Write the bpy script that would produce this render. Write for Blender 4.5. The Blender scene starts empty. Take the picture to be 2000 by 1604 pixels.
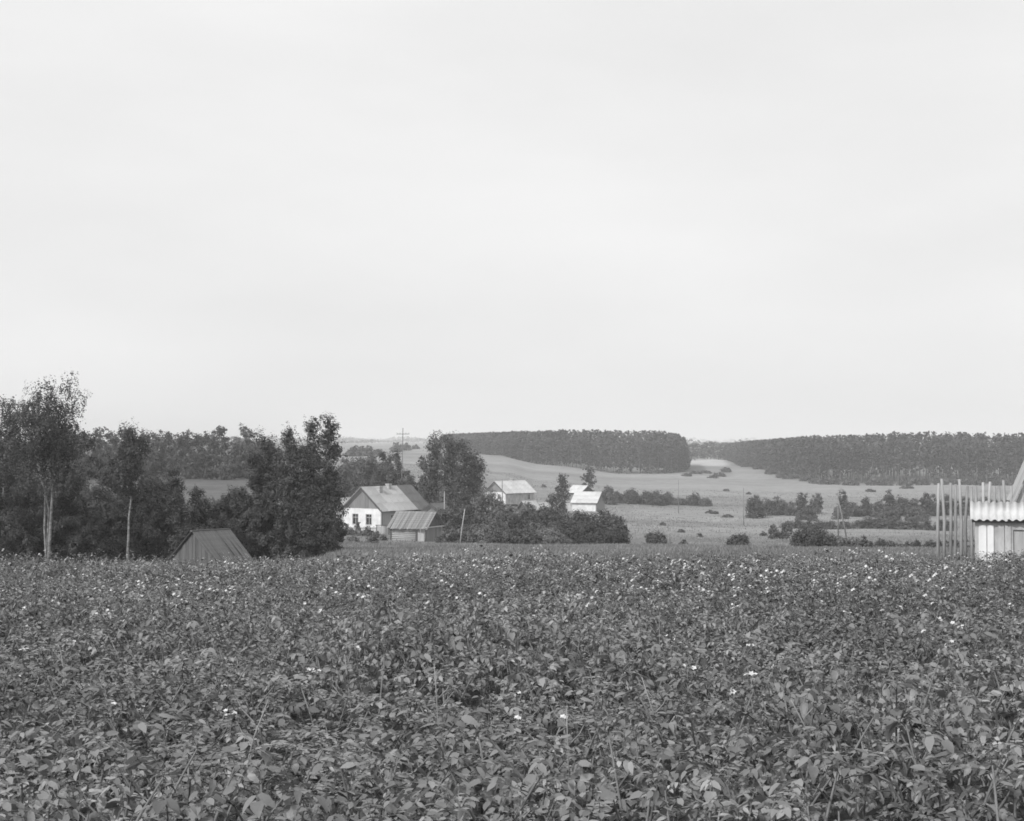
import bpy, math, random
import numpy as np
from mathutils import Vector, Matrix

RNG = np.random.default_rng(7)
random.seed(7)
SC = bpy.context.scene
COL = SC.collection

# ------------------------------------------------------------------ camera
F, CX, CY, HOR, EYE = 3000.0, 1000.0, 802.0, 865.0, 1.5     # photo pixels (2000 x 1604), metres
PITCH = math.atan((HOR - CY) / F)
cam_d = bpy.data.cameras.new('camera')
cam = bpy.data.objects.new('camera', cam_d); COL.objects.link(cam)
cam_d.sensor_width = 36.0
cam_d.lens = 36.0 * F / 2000.0
cam_d.clip_start = 0.1
cam_d.clip_end = 20000
cam.location = (0, 0, EYE)
cam.rotation_euler = (math.pi / 2 + PITCH, 0, 0)
SC.camera = cam

# ------------------------------------------------------------------ sky, sun, exposure (black-and-white film: all neutral)
SUN_EL, SUN_AZ = math.radians(40), math.radians(222)          # from behind the camera, over its left shoulder (azimuth clockwise from +Y)
SKY_LEVEL = 0.825
world = bpy.data.worlds.new('World'); SC.world = world; world.use_nodes = True
nt = world.node_tree; nt.nodes.clear()
def N(nt, t, **kw):
    n = nt.nodes.new(t)
    for k, v in kw.items(): setattr(n, k, v)
    return n
sky = N(nt, 'ShaderNodeTexSky', sky_type='NISHITA', sun_disc=False, sun_elevation=SUN_EL, sun_rotation=SUN_AZ)
sky.dust_density = 4.0
bw = N(nt, 'ShaderNodeRGBToBW'); nt.links.new(sky.outputs[0], bw.inputs[0])
mul = N(nt, 'ShaderNodeMath', operation='MULTIPLY'); mul.inputs[1].default_value = 0.02
nt.links.new(bw.outputs[0], mul.inputs[0])
tc = N(nt, 'ShaderNodeTexCoord'); mp = N(nt, 'ShaderNodeMapping'); mp.inputs['Scale'].default_value = (1.0, 1.0, 3.2)
nt.links.new(tc.outputs['Generated'], mp.inputs[0])
cl = N(nt, 'ShaderNodeTexNoise'); cl.inputs['Scale'].default_value = 3.1; cl.inputs['Detail'].default_value = 5; cl.inputs['Roughness'].default_value = 0.5
nt.links.new(mp.outputs[0], cl.inputs['Vector'])
mr = N(nt, 'ShaderNodeMapRange'); mr.inputs['From Min'].default_value = .3; mr.inputs['From Max'].default_value = .7
mr.inputs['To Min'].default_value = SKY_LEVEL - .055; mr.inputs['To Max'].default_value = SKY_LEVEL + .035
nt.links.new(cl.outputs[0], mr.inputs[0])
add = N(nt, 'ShaderNodeMath', operation='ADD'); nt.links.new(mul.outputs[0], add.inputs[0]); nt.links.new(mr.outputs[0], add.inputs[1])
bg = N(nt, 'ShaderNodeBackground'); bg.inputs['Strength'].default_value = 1.0
nt.links.new(add.outputs[0], bg.inputs['Color'])
wo = N(nt, 'ShaderNodeOutputWorld'); nt.links.new(bg.outputs[0], wo.inputs['Surface'])

sun_d = bpy.data.lights.new('sun', 'SUN'); sun_d.energy = 2.9; sun_d.angle = math.radians(3); sun_d.color = (1, 1, 1)
sun = bpy.data.objects.new('sun', sun_d); COL.objects.link(sun)
sd = Vector((math.sin(SUN_AZ) * math.cos(SUN_EL), math.cos(SUN_AZ) * math.cos(SUN_EL), math.sin(SUN_EL)))
sun.rotation_euler = sd.to_track_quat('Z', 'Y').to_euler()
sun.location = sd * 60

SC.view_settings.view_transform = 'Standard'; SC.view_settings.look = 'None'
SC.view_settings.exposure = 0.0; SC.view_settings.gamma = 1.0; SC.view_settings.use_curve_mapping = False
SC.render.engine = 'CYCLES'
cy = SC.cycles
cy.max_bounces = 5; cy.diffuse_bounces = 3; cy.glossy_bounces = 2; cy.transmission_bounces = 3; cy.volume_bounces = 1; cy.transparent_max_bounces = 4
cy.use_denoising = True
try: cy.denoiser = 'OPENIMAGEDENOISE'
except Exception: pass
cy.filter_width = 1.7
HAZE = 0.00036

# ------------------------------------------------------------------ materials (greys: the photograph is black and white)
def grey(v): return (v, v, v, 1)
def new_mat(name):
    m = bpy.data.materials.new(name); m.use_nodes = True
    m.node_tree.nodes.clear()
    return m, m.node_tree
def mat_surface(name, lo, hi, scale=4, stretch=(1, 1, 1), rough=.85, bump=0., bscale=None, spec=.25, detail=6, objrand=0.):
    m, t = new_mat(name)
    c = N(t, 'ShaderNodeTexCoord'); mpn = N(t, 'ShaderNodeMapping'); mpn.inputs['Scale'].default_value = stretch
    t.links.new(c.outputs['Object'], mpn.inputs[0])
    n = N(t, 'ShaderNodeTexNoise'); n.inputs['Scale'].default_value = scale; n.inputs['Detail'].default_value = detail; n.inputs['Roughness'].default_value = .62
    t.links.new(mpn.outputs[0], n.inputs['Vector'])
    r = N(t, 'ShaderNodeMapRange'); r.inputs['From Min'].default_value = .28; r.inputs['From Max'].default_value = .72
    r.inputs['To Min'].default_value = lo; r.inputs['To Max'].default_value = hi
    t.links.new(n.outputs[0], r.inputs[0])
    out = r.outputs[0]
    if objrand:
        oi = N(t, 'ShaderNodeObjectInfo'); q = N(t, 'ShaderNodeMapRange'); q.inputs['To Min'].default_value = 1 - objrand; q.inputs['To Max'].default_value = 1 + objrand
        t.links.new(oi.outputs['Random'], q.inputs[0])
        mm = N(t, 'ShaderNodeMath', operation='MULTIPLY'); t.links.new(out, mm.inputs[0]); t.links.new(q.outputs[0], mm.inputs[1]); out = mm.outputs[0]
    p = N(t, 'ShaderNodeBsdfPrincipled'); p.inputs['Roughness'].default_value = rough; p.inputs['Specular IOR Level'].default_value = spec
    t.links.new(out, p.inputs['Base Color'])
    if bump:
        b = N(t, 'ShaderNodeBump'); b.inputs['Strength'].default_value = bump; b.inputs['Distance'].default_value = .03
        n2 = N(t, 'ShaderNodeTexNoise'); n2.inputs['Scale'].default_value = bscale or scale * 3; n2.inputs['Detail'].default_value = 4
        t.links.new(mpn.outputs[0], n2.inputs['Vector']); t.links.new(n2.outputs[0], b.inputs['Height']); t.links.new(b.outputs[0], p.inputs['Normal'])
    o = N(t, 'ShaderNodeOutputMaterial'); t.links.new(p.outputs[0], o.inputs['Surface'])
    return m
def mat_leaf(name, base, var=.35, clump=1.2, clumpvar=.3, trans=.25, rough=.55, spec=.3, objrand=.0, skew=1., detail=2):
    """matt leaf surface, each leaf (mesh island) a little lighter or darker, slow change from bough to bough"""
    m, t = new_mat(name)
    g = N(t, 'ShaderNodeNewGeometry')
    r = N(t, 'ShaderNodeMapRange'); r.inputs['To Min'].default_value = base * (1 - var); r.inputs['To Max'].default_value = base * (1 + var * skew)
    pw = N(t, 'ShaderNodeMath', operation='POWER'); pw.inputs[1].default_value = skew
    t.links.new(g.outputs['Random Per Island'], pw.inputs[0]); t.links.new(pw.outputs[0], r.inputs[0])
    n = N(t, 'ShaderNodeTexNoise'); n.inputs['Scale'].default_value = clump; n.inputs['Detail'].default_value = detail; n.inputs['Roughness'].default_value = .5 if detail == 2 else .62
    t.links.new(g.outputs['Position'], n.inputs['Vector'])
    r2 = N(t, 'ShaderNodeMapRange'); r2.inputs['From Min'].default_value = .3; r2.inputs['From Max'].default_value = .7
    r2.inputs['To Min'].default_value = 1 - clumpvar; r2.inputs['To Max'].default_value = 1 + clumpvar
    t.links.new(n.outputs[0], r2.inputs[0])
    mm = N(t, 'ShaderNodeMath', operation='MULTIPLY'); t.links.new(r.outputs[0], mm.inputs[0]); t.links.new(r2.outputs[0], mm.inputs[1])
    out = mm.outputs[0]
    if objrand:
        oi = N(t, 'ShaderNodeObjectInfo'); q = N(t, 'ShaderNodeMapRange'); q.inputs['To Min'].default_value = 1 - objrand; q.inputs['To Max'].default_value = 1 + objrand
        t.links.new(oi.outputs['Random'], q.inputs[0])
        m2 = N(t, 'ShaderNodeMath', operation='MULTIPLY'); t.links.new(out, m2.inputs[0]); t.links.new(q.outputs[0], m2.inputs[1]); out = m2.outputs[0]
    p = N(t, 'ShaderNodeBsdfPrincipled'); p.inputs['Roughness'].default_value = rough; p.inputs['Specular IOR Level'].default_value = spec
    t.links.new(out, p.inputs['Base Color'])
    if detail > 2:
        b_ = N(t, 'ShaderNodeBump'); b_.inputs['Strength'].default_value = .55; b_.inputs['Distance'].default_value = .006
        nb_ = N(t, 'ShaderNodeTexNoise'); nb_.inputs['Scale'].default_value = 70; nb_.inputs['Detail'].default_value = 3
        t.links.new(g.outputs['Position'], nb_.inputs['Vector']); t.links.new(nb_.outputs[0], b_.inputs['Height']); t.links.new(b_.outputs[0], p.inputs['Normal'])
    o = N(t, 'ShaderNodeOutputMaterial')
    if trans:
        tr = N(t, 'ShaderNodeBsdfTranslucent'); t.links.new(out, tr.inputs['Color'])
        mx = N(t, 'ShaderNodeMixShader'); mx.inputs[0].default_value = trans
        t.links.new(p.outputs[0], mx.inputs[1]); t.links.new(tr.outputs[0], mx.inputs[2]); t.links.new(mx.outputs[0], o.inputs['Surface'])
    else:
        t.links.new(p.outputs[0], o.inputs['Surface'])
    return m

M = {}
M['potato'] = mat_leaf('potato_leaf', .215, .55, .55, .50, .25, .45, .4, .22, 2.4, 9)
M['potato_stem'] = mat_surface('potato_stem', .14, .24, 30)
M['petal'] = mat_surface('petal', .42, .70, 60, rough=.6)
M['stalk'] = mat_surface('dry_stalk', .2, .34, 30)
M['birch_leaf'] = mat_leaf('birch_leaf', .085, .4, .55, .35, .22)
M['dark_leaf'] = mat_leaf('dark_leaf', .066, .4, .5, .35, .18)
M['shrub_leaf'] = mat_leaf('shrub_leaf', .092, .4, .5, .4, .2)
M['pale_leaf'] = mat_leaf('pale_leaf', .15, .35, .5, .35, .22)
M['thicket_leaf'] = mat_leaf('thicket_leaf', .058, .4, .5, .4, .2)
M['brook_leaf'] = mat_leaf('brook_leaf', .095, .35, .12, .35, .2)
M['pine'] = mat_leaf('pine_needles', .056, .35, .06, .3, .1, objrand=.22)
M['far_leaf'] = mat_leaf('far_leaf', .07, .35, .03, .3, .1)
M['birch_bark'] = mat_surface('birch_bark', .07, .36, 2.2, (1, 1, 2.6), bump=.3)
M['bark'] = mat_surface('bark', .05, .12, 6, (1, 1, .3), bump=.4)
M['pine_bark'] = mat_surface('pine_bark', .10, .22, 4, (1, 1, .3))
M['pole'] = mat_surface('pole_wood', .13, .24, 5, (1, 1, .2))
M['pale_pole'] = mat_surface('pale_pole', .18, .42, 3, (1, 1, .3), bump=.3, objrand=.25)
M['whitewash'] = mat_surface('whitewash', .56, .86, 1.1, rough=.9, bump=.15)
M['board'] = mat_surface('weathered_board', .17, .27, 2, (6, 6, .5), bump=.3, objrand=.15)
M['grey_board'] = mat_surface('grey_board', .09, .16, 2, (6, 6, .5), bump=.3, objrand=.25)
M['pale_board'] = mat_surface('pale_board', .34, .48, 2, (5, 5, .5), bump=.3, objrand=.12)
M['dark_board'] = mat_surface('dark_board', .06, .12, 2, (5, 5, .5), bump=.3, objrand=.2)
M['log'] = mat_surface('log', .30, .46, 2, (.6, 6, 6), bump=.4, objrand=.16)
M['slate'] = mat_surface('roof_slate', .32, .48, .9, rough=.8, bump=.1, objrand=.16)
M['pale_slate'] = mat_surface('pale_roof_slate', .42, .62, 1.1, rough=.8, objrand=.12)
M['dark_slate'] = mat_surface('dark_roof', .10, .155, 1.3, rough=.85, objrand=.12)
M['old_roof'] = mat_surface('old_roof_boards', .13, .28, 1.6, (.7, 3, 3), bump=.4, objrand=.22)
M['cellar_roof'] = mat_surface('cellar_roof', .085, .13, 1.5, (.8, 2, 2), bump=.3, objrand=.10)
M['brick'] = mat_surface('chimney_brick', .3, .5, 6)
M['pane'] = mat_surface('window_pane', .03, .05, 2, rough=.15, spec=.5)
M['frame'] = mat_surface('window_frame', .45, .6, 6)
M['concrete'] = mat_surface('plaster', .26, .58, 1.6, (1.6, 1.6, .6), bump=.2)

# ------------------------------------------------------------------ mesh helpers
class MB:
    """collects boxes, tubes and triangles, builds one mesh"""
    def __init__(s): s.v = []; s.f = []
    def add(s, V, Fc):
        b = len(s.v); s.v += [tuple(p) for p in V]; s.f += [tuple(i + b for i in f) for f in Fc]
    def hexa(s, p):
        s.add(p, [(0, 3, 2, 1), (4, 5, 6, 7), (0, 1, 5, 4), (1, 2, 6, 5), (2, 3, 7, 6), (3, 0, 4, 7)])
    def box(s, x0, x1, y0, y1, z0, z1):
        s.hexa([(x0, y0, z0), (x1, y0, z0), (x1, y1, z0), (x0, y1, z0), (x0, y0, z1), (x1, y0, z1), (x1, y1, z1), (x0, y1, z1)])
    def tube(s, pts, rad, n=6, cap=True):
        pts = [Vector(p) for p in pts]; b = len(s.v)
        for i, p in enumerate(pts):
            d = (pts[min(i + 1, len(pts) - 1)] - pts[max(i - 1, 0)]).normalized()
            a = d.orthogonal().normalized() if i == 0 else (a - d * a.dot(d)).normalized()
            c = d.cross(a)
            for k in range(n):
                w = 2 * math.pi * k / n
                s.v.append(tuple(p + (a * math.cos(w) + c * math.sin(w)) * rad[i]))
        for i in range(len(pts) - 1):
            for k in range(n):
                k2 = (k + 1) % n
                s.f.append((b + i * n + k, b + i * n + k2, b + (i + 1) * n + k2, b + (i + 1) * n + k))
        if cap:
            s.f.append(tuple(b + k for k in range(n))[::-1]); s.f.append(tuple(b + (len(pts) - 1) * n + k for k in range(n)))
    def mesh(s, name):
        m = bpy.data.meshes.new(name); m.from_pydata(s.v, [], s.f); m.update(); return m
def tri_mesh(name, V, T, smooth=False):
    V = np.asarray(V, np.float32); T = np.asarray(T, np.int32); k = T.shape[1]
    m = bpy.data.meshes.new(name); m.vertices.add(len(V)); m.vertices.foreach_set('co', V.ravel())
    m.loops.add(T.size); m.loops.foreach_set('vertex_index', T.ravel())
    m.polygons.add(len(T)); m.polygons.foreach_set('loop_start', np.arange(0, T.size, k, dtype=np.int32))
    if smooth: m.polygons.foreach_set('use_smooth', np.ones(len(T), bool))
    m.update(calc_edges=True); return m
def smooth(m):
    m.polygons.foreach_set('use_smooth', np.ones(len(m.polygons), bool)); return m
def obj(name, mesh, mat=None, parent=None, loc=None, rot=None):
    if isinstance(mesh, MB): mesh = mesh.mesh(name)
    if mat is not None and not mesh.materials: mesh.materials.append(M[mat] if isinstance(mat, str) else mat)
    o = bpy.data.objects.new(name, mesh); COL.objects.link(o)
    if parent: o.parent = parent
    if loc is not None: o.location = loc
    if rot is not None: o.rotation_euler = rot
    return o
def tag(o, label=None, cat=None, group=None, kind=None):
    if label: o['label'] = label
    if cat: o['category'] = cat
    if group: o['group'] = group
    if kind: o['kind'] = kind
    return o
def thing(name, label, cat, loc=(0, 0, 0), rotz=0., group=None):
    o = bpy.data.objects.new(name, None); COL.objects.link(o); o.empty_display_size = .3
    o.location = loc; o.rotation_euler = (0, 0, rotz)
    return tag(o, label, cat, group)

# ------------------------------------------------------------------ terrain: heights below the eye, by distance and bearing
TY = np.array([0, 4, 10, 20, 30, 40, 60, 80, 100, 130, 160, 200, 250, 300, 400, 500, 600, 700, 850, 1000, 1500, 2500, 6000], float)
near = [-1.5, -1.53, -1.78, -2.24, -2.76]
L_ = [-3.7, -5.1, -6.4, -7.7, -8.9, -9.1, -8.6, -6.6, -4.7, -3.6, -2.6, -2, -1.5, -1, 0, 1, 1.5, 4]
C6 = [-3.5, -4.9, -6.2, -7.5, -9.2, -9.9, -9.8, -8.4, -7, -5.6, -4.5, -3.8, -3.2, -2.4, -1.4, 0, 1, 4]
C7 = [-3.36, -4.42, -5.65, -6.95, -8.75, -10.1, -10.7, -10.3, -9.6, -7.6, -6.3, -5.3, -4.6, -3.4, -2.4, -1, .5, 4]
C9 = [-3.36, -4.42, -5.62, -6.9, -8.75, -10.2, -11.1, -11.2, -10.8, -9, -7.3, -5.9, -5.2, -3.8, -2.8, -1, .5, 4]
C98 = [-3.36, -4.42, -5.62, -6.9, -8.75, -10.3, -11.6, -12.1, -12, -11, -9.5, -7.6, -6, -4.5, -3.5, -2, .5, 4]
C106 = [-3.36, -4.42, -5.62, -6.95, -8.8, -10.4, -12, -12.9, -13, -13, -12, -10, -9, -7.5, -6.5, -3.5, .3, 4]
R_ = [-3.36, -4.42, -5.65, -7.0, -8.9, -10.6, -12.4, -14, -14.8, -15, -14, -12.6, -11, -9.5, -8, -4, 0, 4]
RR = [-3.36, -4.42, -5.65, -7.05, -9, -10.7, -12.6, -14.2, -15.1, -15.6, -15, -13.4, -11.5, -9.5, -8, -4, 0, 4]
TPX = np.array([-300, 480, 590, 690, 880, 980, 1060, 1200, 1600, 2300], float)
TTAB = np.array([near + c for c in (L_, L_, C6, C7, C9, C98, C106, R_, RR, RR)])
def pchip(x, y, xi):
    h = np.diff(x); d = np.diff(y) / h; m = np.zeros_like(y)
    for k in range(1, len(x) - 1):
        if d[k - 1] * d[k] > 0:
            w1, w2 = 2 * h[k] + h[k - 1], h[k] + 2 * h[k - 1]; m[k] = (w1 + w2) / (w1 / d[k - 1] + w2 / d[k])
    m[0], m[-1] = d[0], d[-1]
    k = np.clip(np.searchsorted(x, xi) - 1, 0, len(h) - 1); t = (xi - x[k]) / h[k]
    return (2 * t**3 - 3 * t**2 + 1) * y[k] + (t**3 - 2 * t**2 + t) * h[k] * m[k] + (-2 * t**3 + 3 * t**2) * y[k + 1] + (t**3 - t**2) * h[k] * m[k + 1]
FY = np.concatenate([np.linspace(0, 100, 101), np.geomspace(101, 6000, 400)])
FTAB = np.array([pchip(TY, r, FY) for r in TTAB])
_ph = RNG.uniform(0, 6.28, (10,)); _an = RNG.uniform(0, 6.28, (10,))
def G(x, y):
    """ground height (absolute) at world x, y"""
    x = np.asarray(x, float); y = np.asarray(y, float)
    yy = np.clip(y, 0, 5990)
    px = CX + F * x / np.maximum(yy, 16)
    i = np.clip(np.searchsorted(TPX, px) - 1, 0, len(TPX) - 2)
    t = np.clip((px - TPX[i]) / (TPX[i + 1] - TPX[i]), 0, 1); t = t * t * (3 - 2 * t)
    j = np.clip(np.searchsorted(FY, yy) - 1, 0, len(FY) - 2); s = np.clip((yy - FY[j]) / (FY[j + 1] - FY[j]), 0, 1)
    a = FTAB[i, j] * (1 - s) + FTAB[i, j + 1] * s; b = FTAB[i + 1, j] * (1 - s) + FTAB[i + 1, j + 1] * s
    e = a * (1 - t) + b * t
    w = 0
    for k in range(10):
        wl = [2.2, 3.1, 5, 8, 13, 22, 40, 70, 120, 200][k]
        w = w + wl * .0035 * np.sin((x * math.cos(_an[k]) + y * math.sin(_an[k])) * 6.283 / wl + _ph[k]) * np.clip(yy / (wl * 5) - .15, 0, 1)
    return EYE + e + w * np.clip(.35 + yy / 400, .35, 1.2) * np.where(yy > 900, .3, 1)
def row_z(py, Y):
    up = (CY - py) / F; c, s = math.cos(PITCH), math.sin(PITCH)
    return EYE + (s + up * c) / (c - up * s) * Y
def px_x(px, Y, py=HOR):
    up = (CY - py) / F; c, s = math.cos(PITCH), math.sin(PITCH)
    return (px - CX) / F / (c - up * s) * Y
def on_ground(px, Y, sink=0.):
    x = px_x(px, Y); return Vector((x, Y, float(G(x, Y)) - sink))

# ground sheet, fine near, coarse far, reaching the horizon
gy = np.concatenate([np.linspace(-60, 0, 13)[:-1], np.linspace(0, 60, 91)[:-1], np.linspace(60, 200, 130)[:-1], np.geomspace(200, 1200, 170)[:-1], np.geomspace(1200, 5900, 60)])
gs = np.linspace(-1, 1, 241); gs = .55 * gs + .45 * gs**3
GX = gs[None, :] * (np.abs(gy[:, None]) * .95 + 60); GY = np.repeat(gy[:, None], len(gs), 1)
GZ = G(GX, GY)
ny, nx = GX.shape
idx = np.arange(ny * nx).reshape(ny, nx)
T = np.stack([idx[:-1, :-1], idx[:-1, 1:], idx[1:, 1:], idx[1:, :-1]], -1).reshape(-1, 4)
gm = tri_mesh('ground', np.stack([GX, GY, GZ], -1).reshape(-1, 3), T, True)
def field_edge(x): return 33.5 + 1.2 * np.sin(x * .31 + 1) + .7 * np.sin(x * .9) + .30 * np.clip(x + 3, 0, 16)
soil = np.clip((field_edge(GX) + .6 - GY) / 1.2, 0, 1)
at = gm.attributes.new('soil', 'FLOAT', 'POINT'); at.data.foreach_set('value', soil.ravel().astype(np.float32))
# land use: pasture in the valley is the palest, the slope under the field is rank grass, the hillside left is mown
GPX = CX + F * GX / np.maximum(GY, 16)
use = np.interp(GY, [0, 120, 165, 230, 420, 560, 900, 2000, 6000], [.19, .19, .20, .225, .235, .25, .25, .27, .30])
leftw = np.clip((620 - GPX) / 120, 0, 1)
use = use * (1 - .52 * leftw)
use = np.where((GY > 620) & (GY < 760) & (GPX > 1330) & (GPX < 1425), .20, use)
use = np.where((GY > 760) & (GY < 880) & (GPX > 1340) & (GPX < 1425), .42, use)   # bare pale clearing between the woods
trk = 118 - (GPX - 1420) * .028 + 1.5 * np.sin(GX * .12)
use = np.where((np.abs(GY - trk) < 1.1) & (GPX > 1400) & (GPX < 2100), .36, use)
at = gm.attributes.new('use', 'FLOAT', 'POINT'); at.data.foreach_set('value', use.ravel().astype(np.float32))
m, t = new_mat('ground_cover'); M['ground'] = m
geo = N(t, 'ShaderNodeNewGeometry')
a1 = N(t, 'ShaderNodeAttribute', attribute_name='soil'); a2 = N(t, 'ShaderNodeAttribute', attribute_name='use')
def gnoise(scale, st, lo, hi, detail=5):
    mpn = N(t, 'ShaderNodeMapping'); mpn.inputs['Scale'].default_value = st; t.links.new(geo.outputs['Position'], mpn.inputs[0])
    n = N(t, 'ShaderNodeTexNoise'); n.inputs['Scale'].default_value = scale; n.inputs['Detail'].default_value = detail; n.inputs['Roughness'].default_value = .6
    t.links.new(mpn.outputs[0], n.inputs['Vector'])
    r = N(t, 'ShaderNodeMapRange'); r.inputs['From Min'].default_value = .32; r.inputs['From Max'].default_value = .68; r.inputs['To Min'].default_value = lo; r.inputs['To Max'].default_value = hi
    t.links.new(n.outputs[0], r.inputs[0]); return r.outputs[0], n.outputs[0]
def mul_(a, b):
    q = N(t, 'ShaderNodeMath', operation='MULTIPLY'); t.links.new(a, q.inputs[0]); t.links.new(b, q.inputs[1]); return q.outputs[0]
n1, _ = gnoise(.03, (.22, 1, 1), .74, 1.20)
n0, _ = gnoise(.011, (1, .8, 1), .88, 1.12)
n2, h2 = gnoise(.3, (1, 1, 1), .86, 1.14)
n3, h3 = gnoise(4.0, (1, 1, 1), .8, 1.2)
grass = mul_(mul_(mul_(mul_(a2.outputs['Fac'], n1), n2), n3), n0)
sn, _ = gnoise(6, (1, 1, 1), .035, .075)
mix = N(t, 'ShaderNodeMix', data_type='FLOAT'); t.links.new(a1.outputs['Fac'], mix.inputs[0]); t.links.new(grass, mix.inputs[2]); t.links.new(sn, mix.inputs[3])
p = N(t, 'ShaderNodeBsdfPrincipled'); p.inputs['Roughness'].default_value = .95; p.inputs['Specular IOR Level'].default_value = .1
t.links.new(mix.outputs[0], p.inputs['Base Color'])
b = N(t, 'ShaderNodeBump'); b.inputs['Strength'].default_value = .5; b.inputs['Distance'].default_value = .12
t.links.new(h3, b.inputs['Height']); t.links.new(b.outputs[0], p.inputs['Normal'])
o_ = N(t, 'ShaderNodeOutputMaterial'); t.links.new(p.outputs[0], o_.inputs['Surface'])
tag(obj('ground', gm, 'ground'), kind='structure')

# ------------------------------------------------------------------ foliage helpers
def rand_dirs(n, rng):
    v = rng.normal(size=(n, 3)); return v / np.linalg.norm(v, axis=1, keepdims=True)
def leaf_quads(C, size, rng, up=.35, asp=.68, out=None):
    """one rhombic leaf face per centre, random turn, faces leaning upwards by `up`"""
    n = len(C); nn = rand_dirs(n, rng); nn[:, 2] = np.abs(nn[:, 2]) + up
    if out is not None: nn = nn * .55 + out / (np.linalg.norm(out, axis=1, keepdims=True) + 1e-6)
    nn /= np.linalg.norm(nn, axis=1, keepdims=True)
    a = np.cross(nn, rand_dirs(n, rng)); a /= np.linalg.norm(a, axis=1, keepdims=True) + 1e-9; b = np.cross(nn, a)
    s = (size * rng.uniform(.65, 1.35, n))[:, None]
    k = nn * s * rng.uniform(-.15, .15, n)[:, None]
    V = np.stack([C - a * s * .5, C + b * s * asp * .5 + k, C + a * s * .5, C - b * s * asp * .5 + k], 1).reshape(-1, 3)
    return V, np.arange(4 * n).reshape(n, 4)
def tree_meshes(h, R, seed, nleaf, leaf, cb=.25, style='birch', lean=0., r0=None, nb=26, forks=1, sigma=.26, tubes=6):
    """tapered trunk with limbs, and a crown of leaf faces gathered on the limbs"""
    rng = np.random.default_rng(seed); tm = MB(); r0 = r0 or .010 * h + .035
    C = []; Wt = []
    leaders = []
    for f in range(forks):
        az = rng.uniform(0, 6.28); off = 0 if f == 0 else rng.uniform(.10, .2) * R
        top = h * (1 if f == 0 else rng.uniform(.8, .95)); n = 9; pts = []; wob = rng.normal(0, .012 * h, (n, 2)); wob[:2] *= .2
        for i in range(n):
            q = i / (n - 1)
            pts.append(((lean * h * q + off * math.cos(az) * (.3 + 3 * q) + wob[i, 0] * q), (off * math.sin(az) * (.3 + 3 * q) + wob[i, 1] * q), top * q * .97 - .15 * (1 - q)))
        rad = [r0 * (1 if f == 0 else .7) * (1 - .93 * (i / (n - 1)) ** .9) + .006 for i in range(n)]
        tm.tube(pts, rad, tubes); leaders.append((np.array(pts), top))
    for k in range(nb):
        pts, top = leaders[k % len(leaders)]
        q = cb + (1 - cb) * ((k + rng.uniform(0, 1)) / nb) ** .9; q = min(q, .985); tp = (q - cb) / (1 - cb)
        fi = q * (len(pts) - 1); i0 = min(int(fi), len(pts) - 2); p0 = pts[i0] + (pts[i0 + 1] - pts[i0]) * (fi - i0)
        if style == 'birch': prof = 1.45 * (tp + .12) ** .45 * (1.02 - tp) ** .75; el = rng.uniform(.35, .95)
        elif style == 'poplar': prof = .75 * (1.03 - tp) ** .5 + .1; el = rng.uniform(.8, 1.2)
        elif style == 'pine': prof = .9 * (1.05 - tp) ** .55; el = rng.uniform(-.1, .45)
        else: prof = max(.3, math.sqrt(max(0, 1 - (1.7 * tp - .75) ** 2))); el = rng.uniform(.15, .9)
        ln = R * prof * rng.uniform(.7, 1.2) / max(.55, math.cos(el)) ** .6; az = k * 2.4 + rng.uniform(-.5, .5)
        d = np.array([math.cos(az) * math.cos(el), math.sin(az) * math.cos(el), math.sin(el)])
        bp = [p0]; dd = d.copy()
        for s in range(4):
            dd = dd + rng.normal(0, .16, 3) + np.array([0, 0, -.10 if style == 'birch' else .02]) ; dd /= np.linalg.norm(dd)
            bp.append(bp[-1] + dd * ln / 4)
        br = r0 * .38 * (1 - .75 * q)
        tm.tube(bp, [br * (1 - .22 * s) for s in range(5)], 4, False)
        for s in range(int(4 + 3 * prof)):
            u = rng.uniform(.3, 1.05); fi = min(u * 4, 3.999); c = bp[int(fi)] + (bp[int(fi) + 1] - bp[int(fi)]) * (fi - int(fi))
            c = c + rng.normal(0, .13 * R, 3) * np.array([1, 1, .8]); C.append(c); Wt.append(rng.uniform(.4, 1.4) * (.5 + prof))
    C = np.array(C); Wt = np.array(Wt); Wt /= Wt.sum()
    ci = rng.choice(len(C), nleaf, p=Wt)
    sg = sigma * rng.uniform(.6, 1.3, len(C))
    ns_ = 7; sub = np.clip(rng.normal(size=(len(C), ns_, 3)), -1.6, 1.6) * sg[:, None, None] * np.array([1, 1, .8])
    sj = rng.integers(ns_, size=nleaf); P = C[ci] + sub[ci, sj]
    hang = (rng.uniform(.25, 1., (len(C), ns_)) * (.16 * R + .35) * (1. if style == 'birch' else .35 if style == 'poplar' else .0))[ci, sj]
    tt = rng.uniform(0, 1, nleaf); P[:, 2] -= hang * tt
    P = P + np.clip(rng.normal(size=(nleaf, 3)), -2, 2) * ((.22 if style == 'birch' else .42) * sg[ci] * rng.uniform(.6, 1.2, nleaf))[:, None] * np.array([1, 1, .8])
    P[:, 2] = np.maximum(P[:, 2], .15)
    ax_ = np.array([lean * h * .6, 0, 0]); out = (P - C[ci]) / sg[ci][:, None] + .35 * (P - ax_ - np.array([0, 0, h * .5])) / R
    V, Q = leaf_quads(P, leaf, rng, out=out)
    return smooth(tm.mesh('trunk')), tri_mesh('crown', V, Q)
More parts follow.
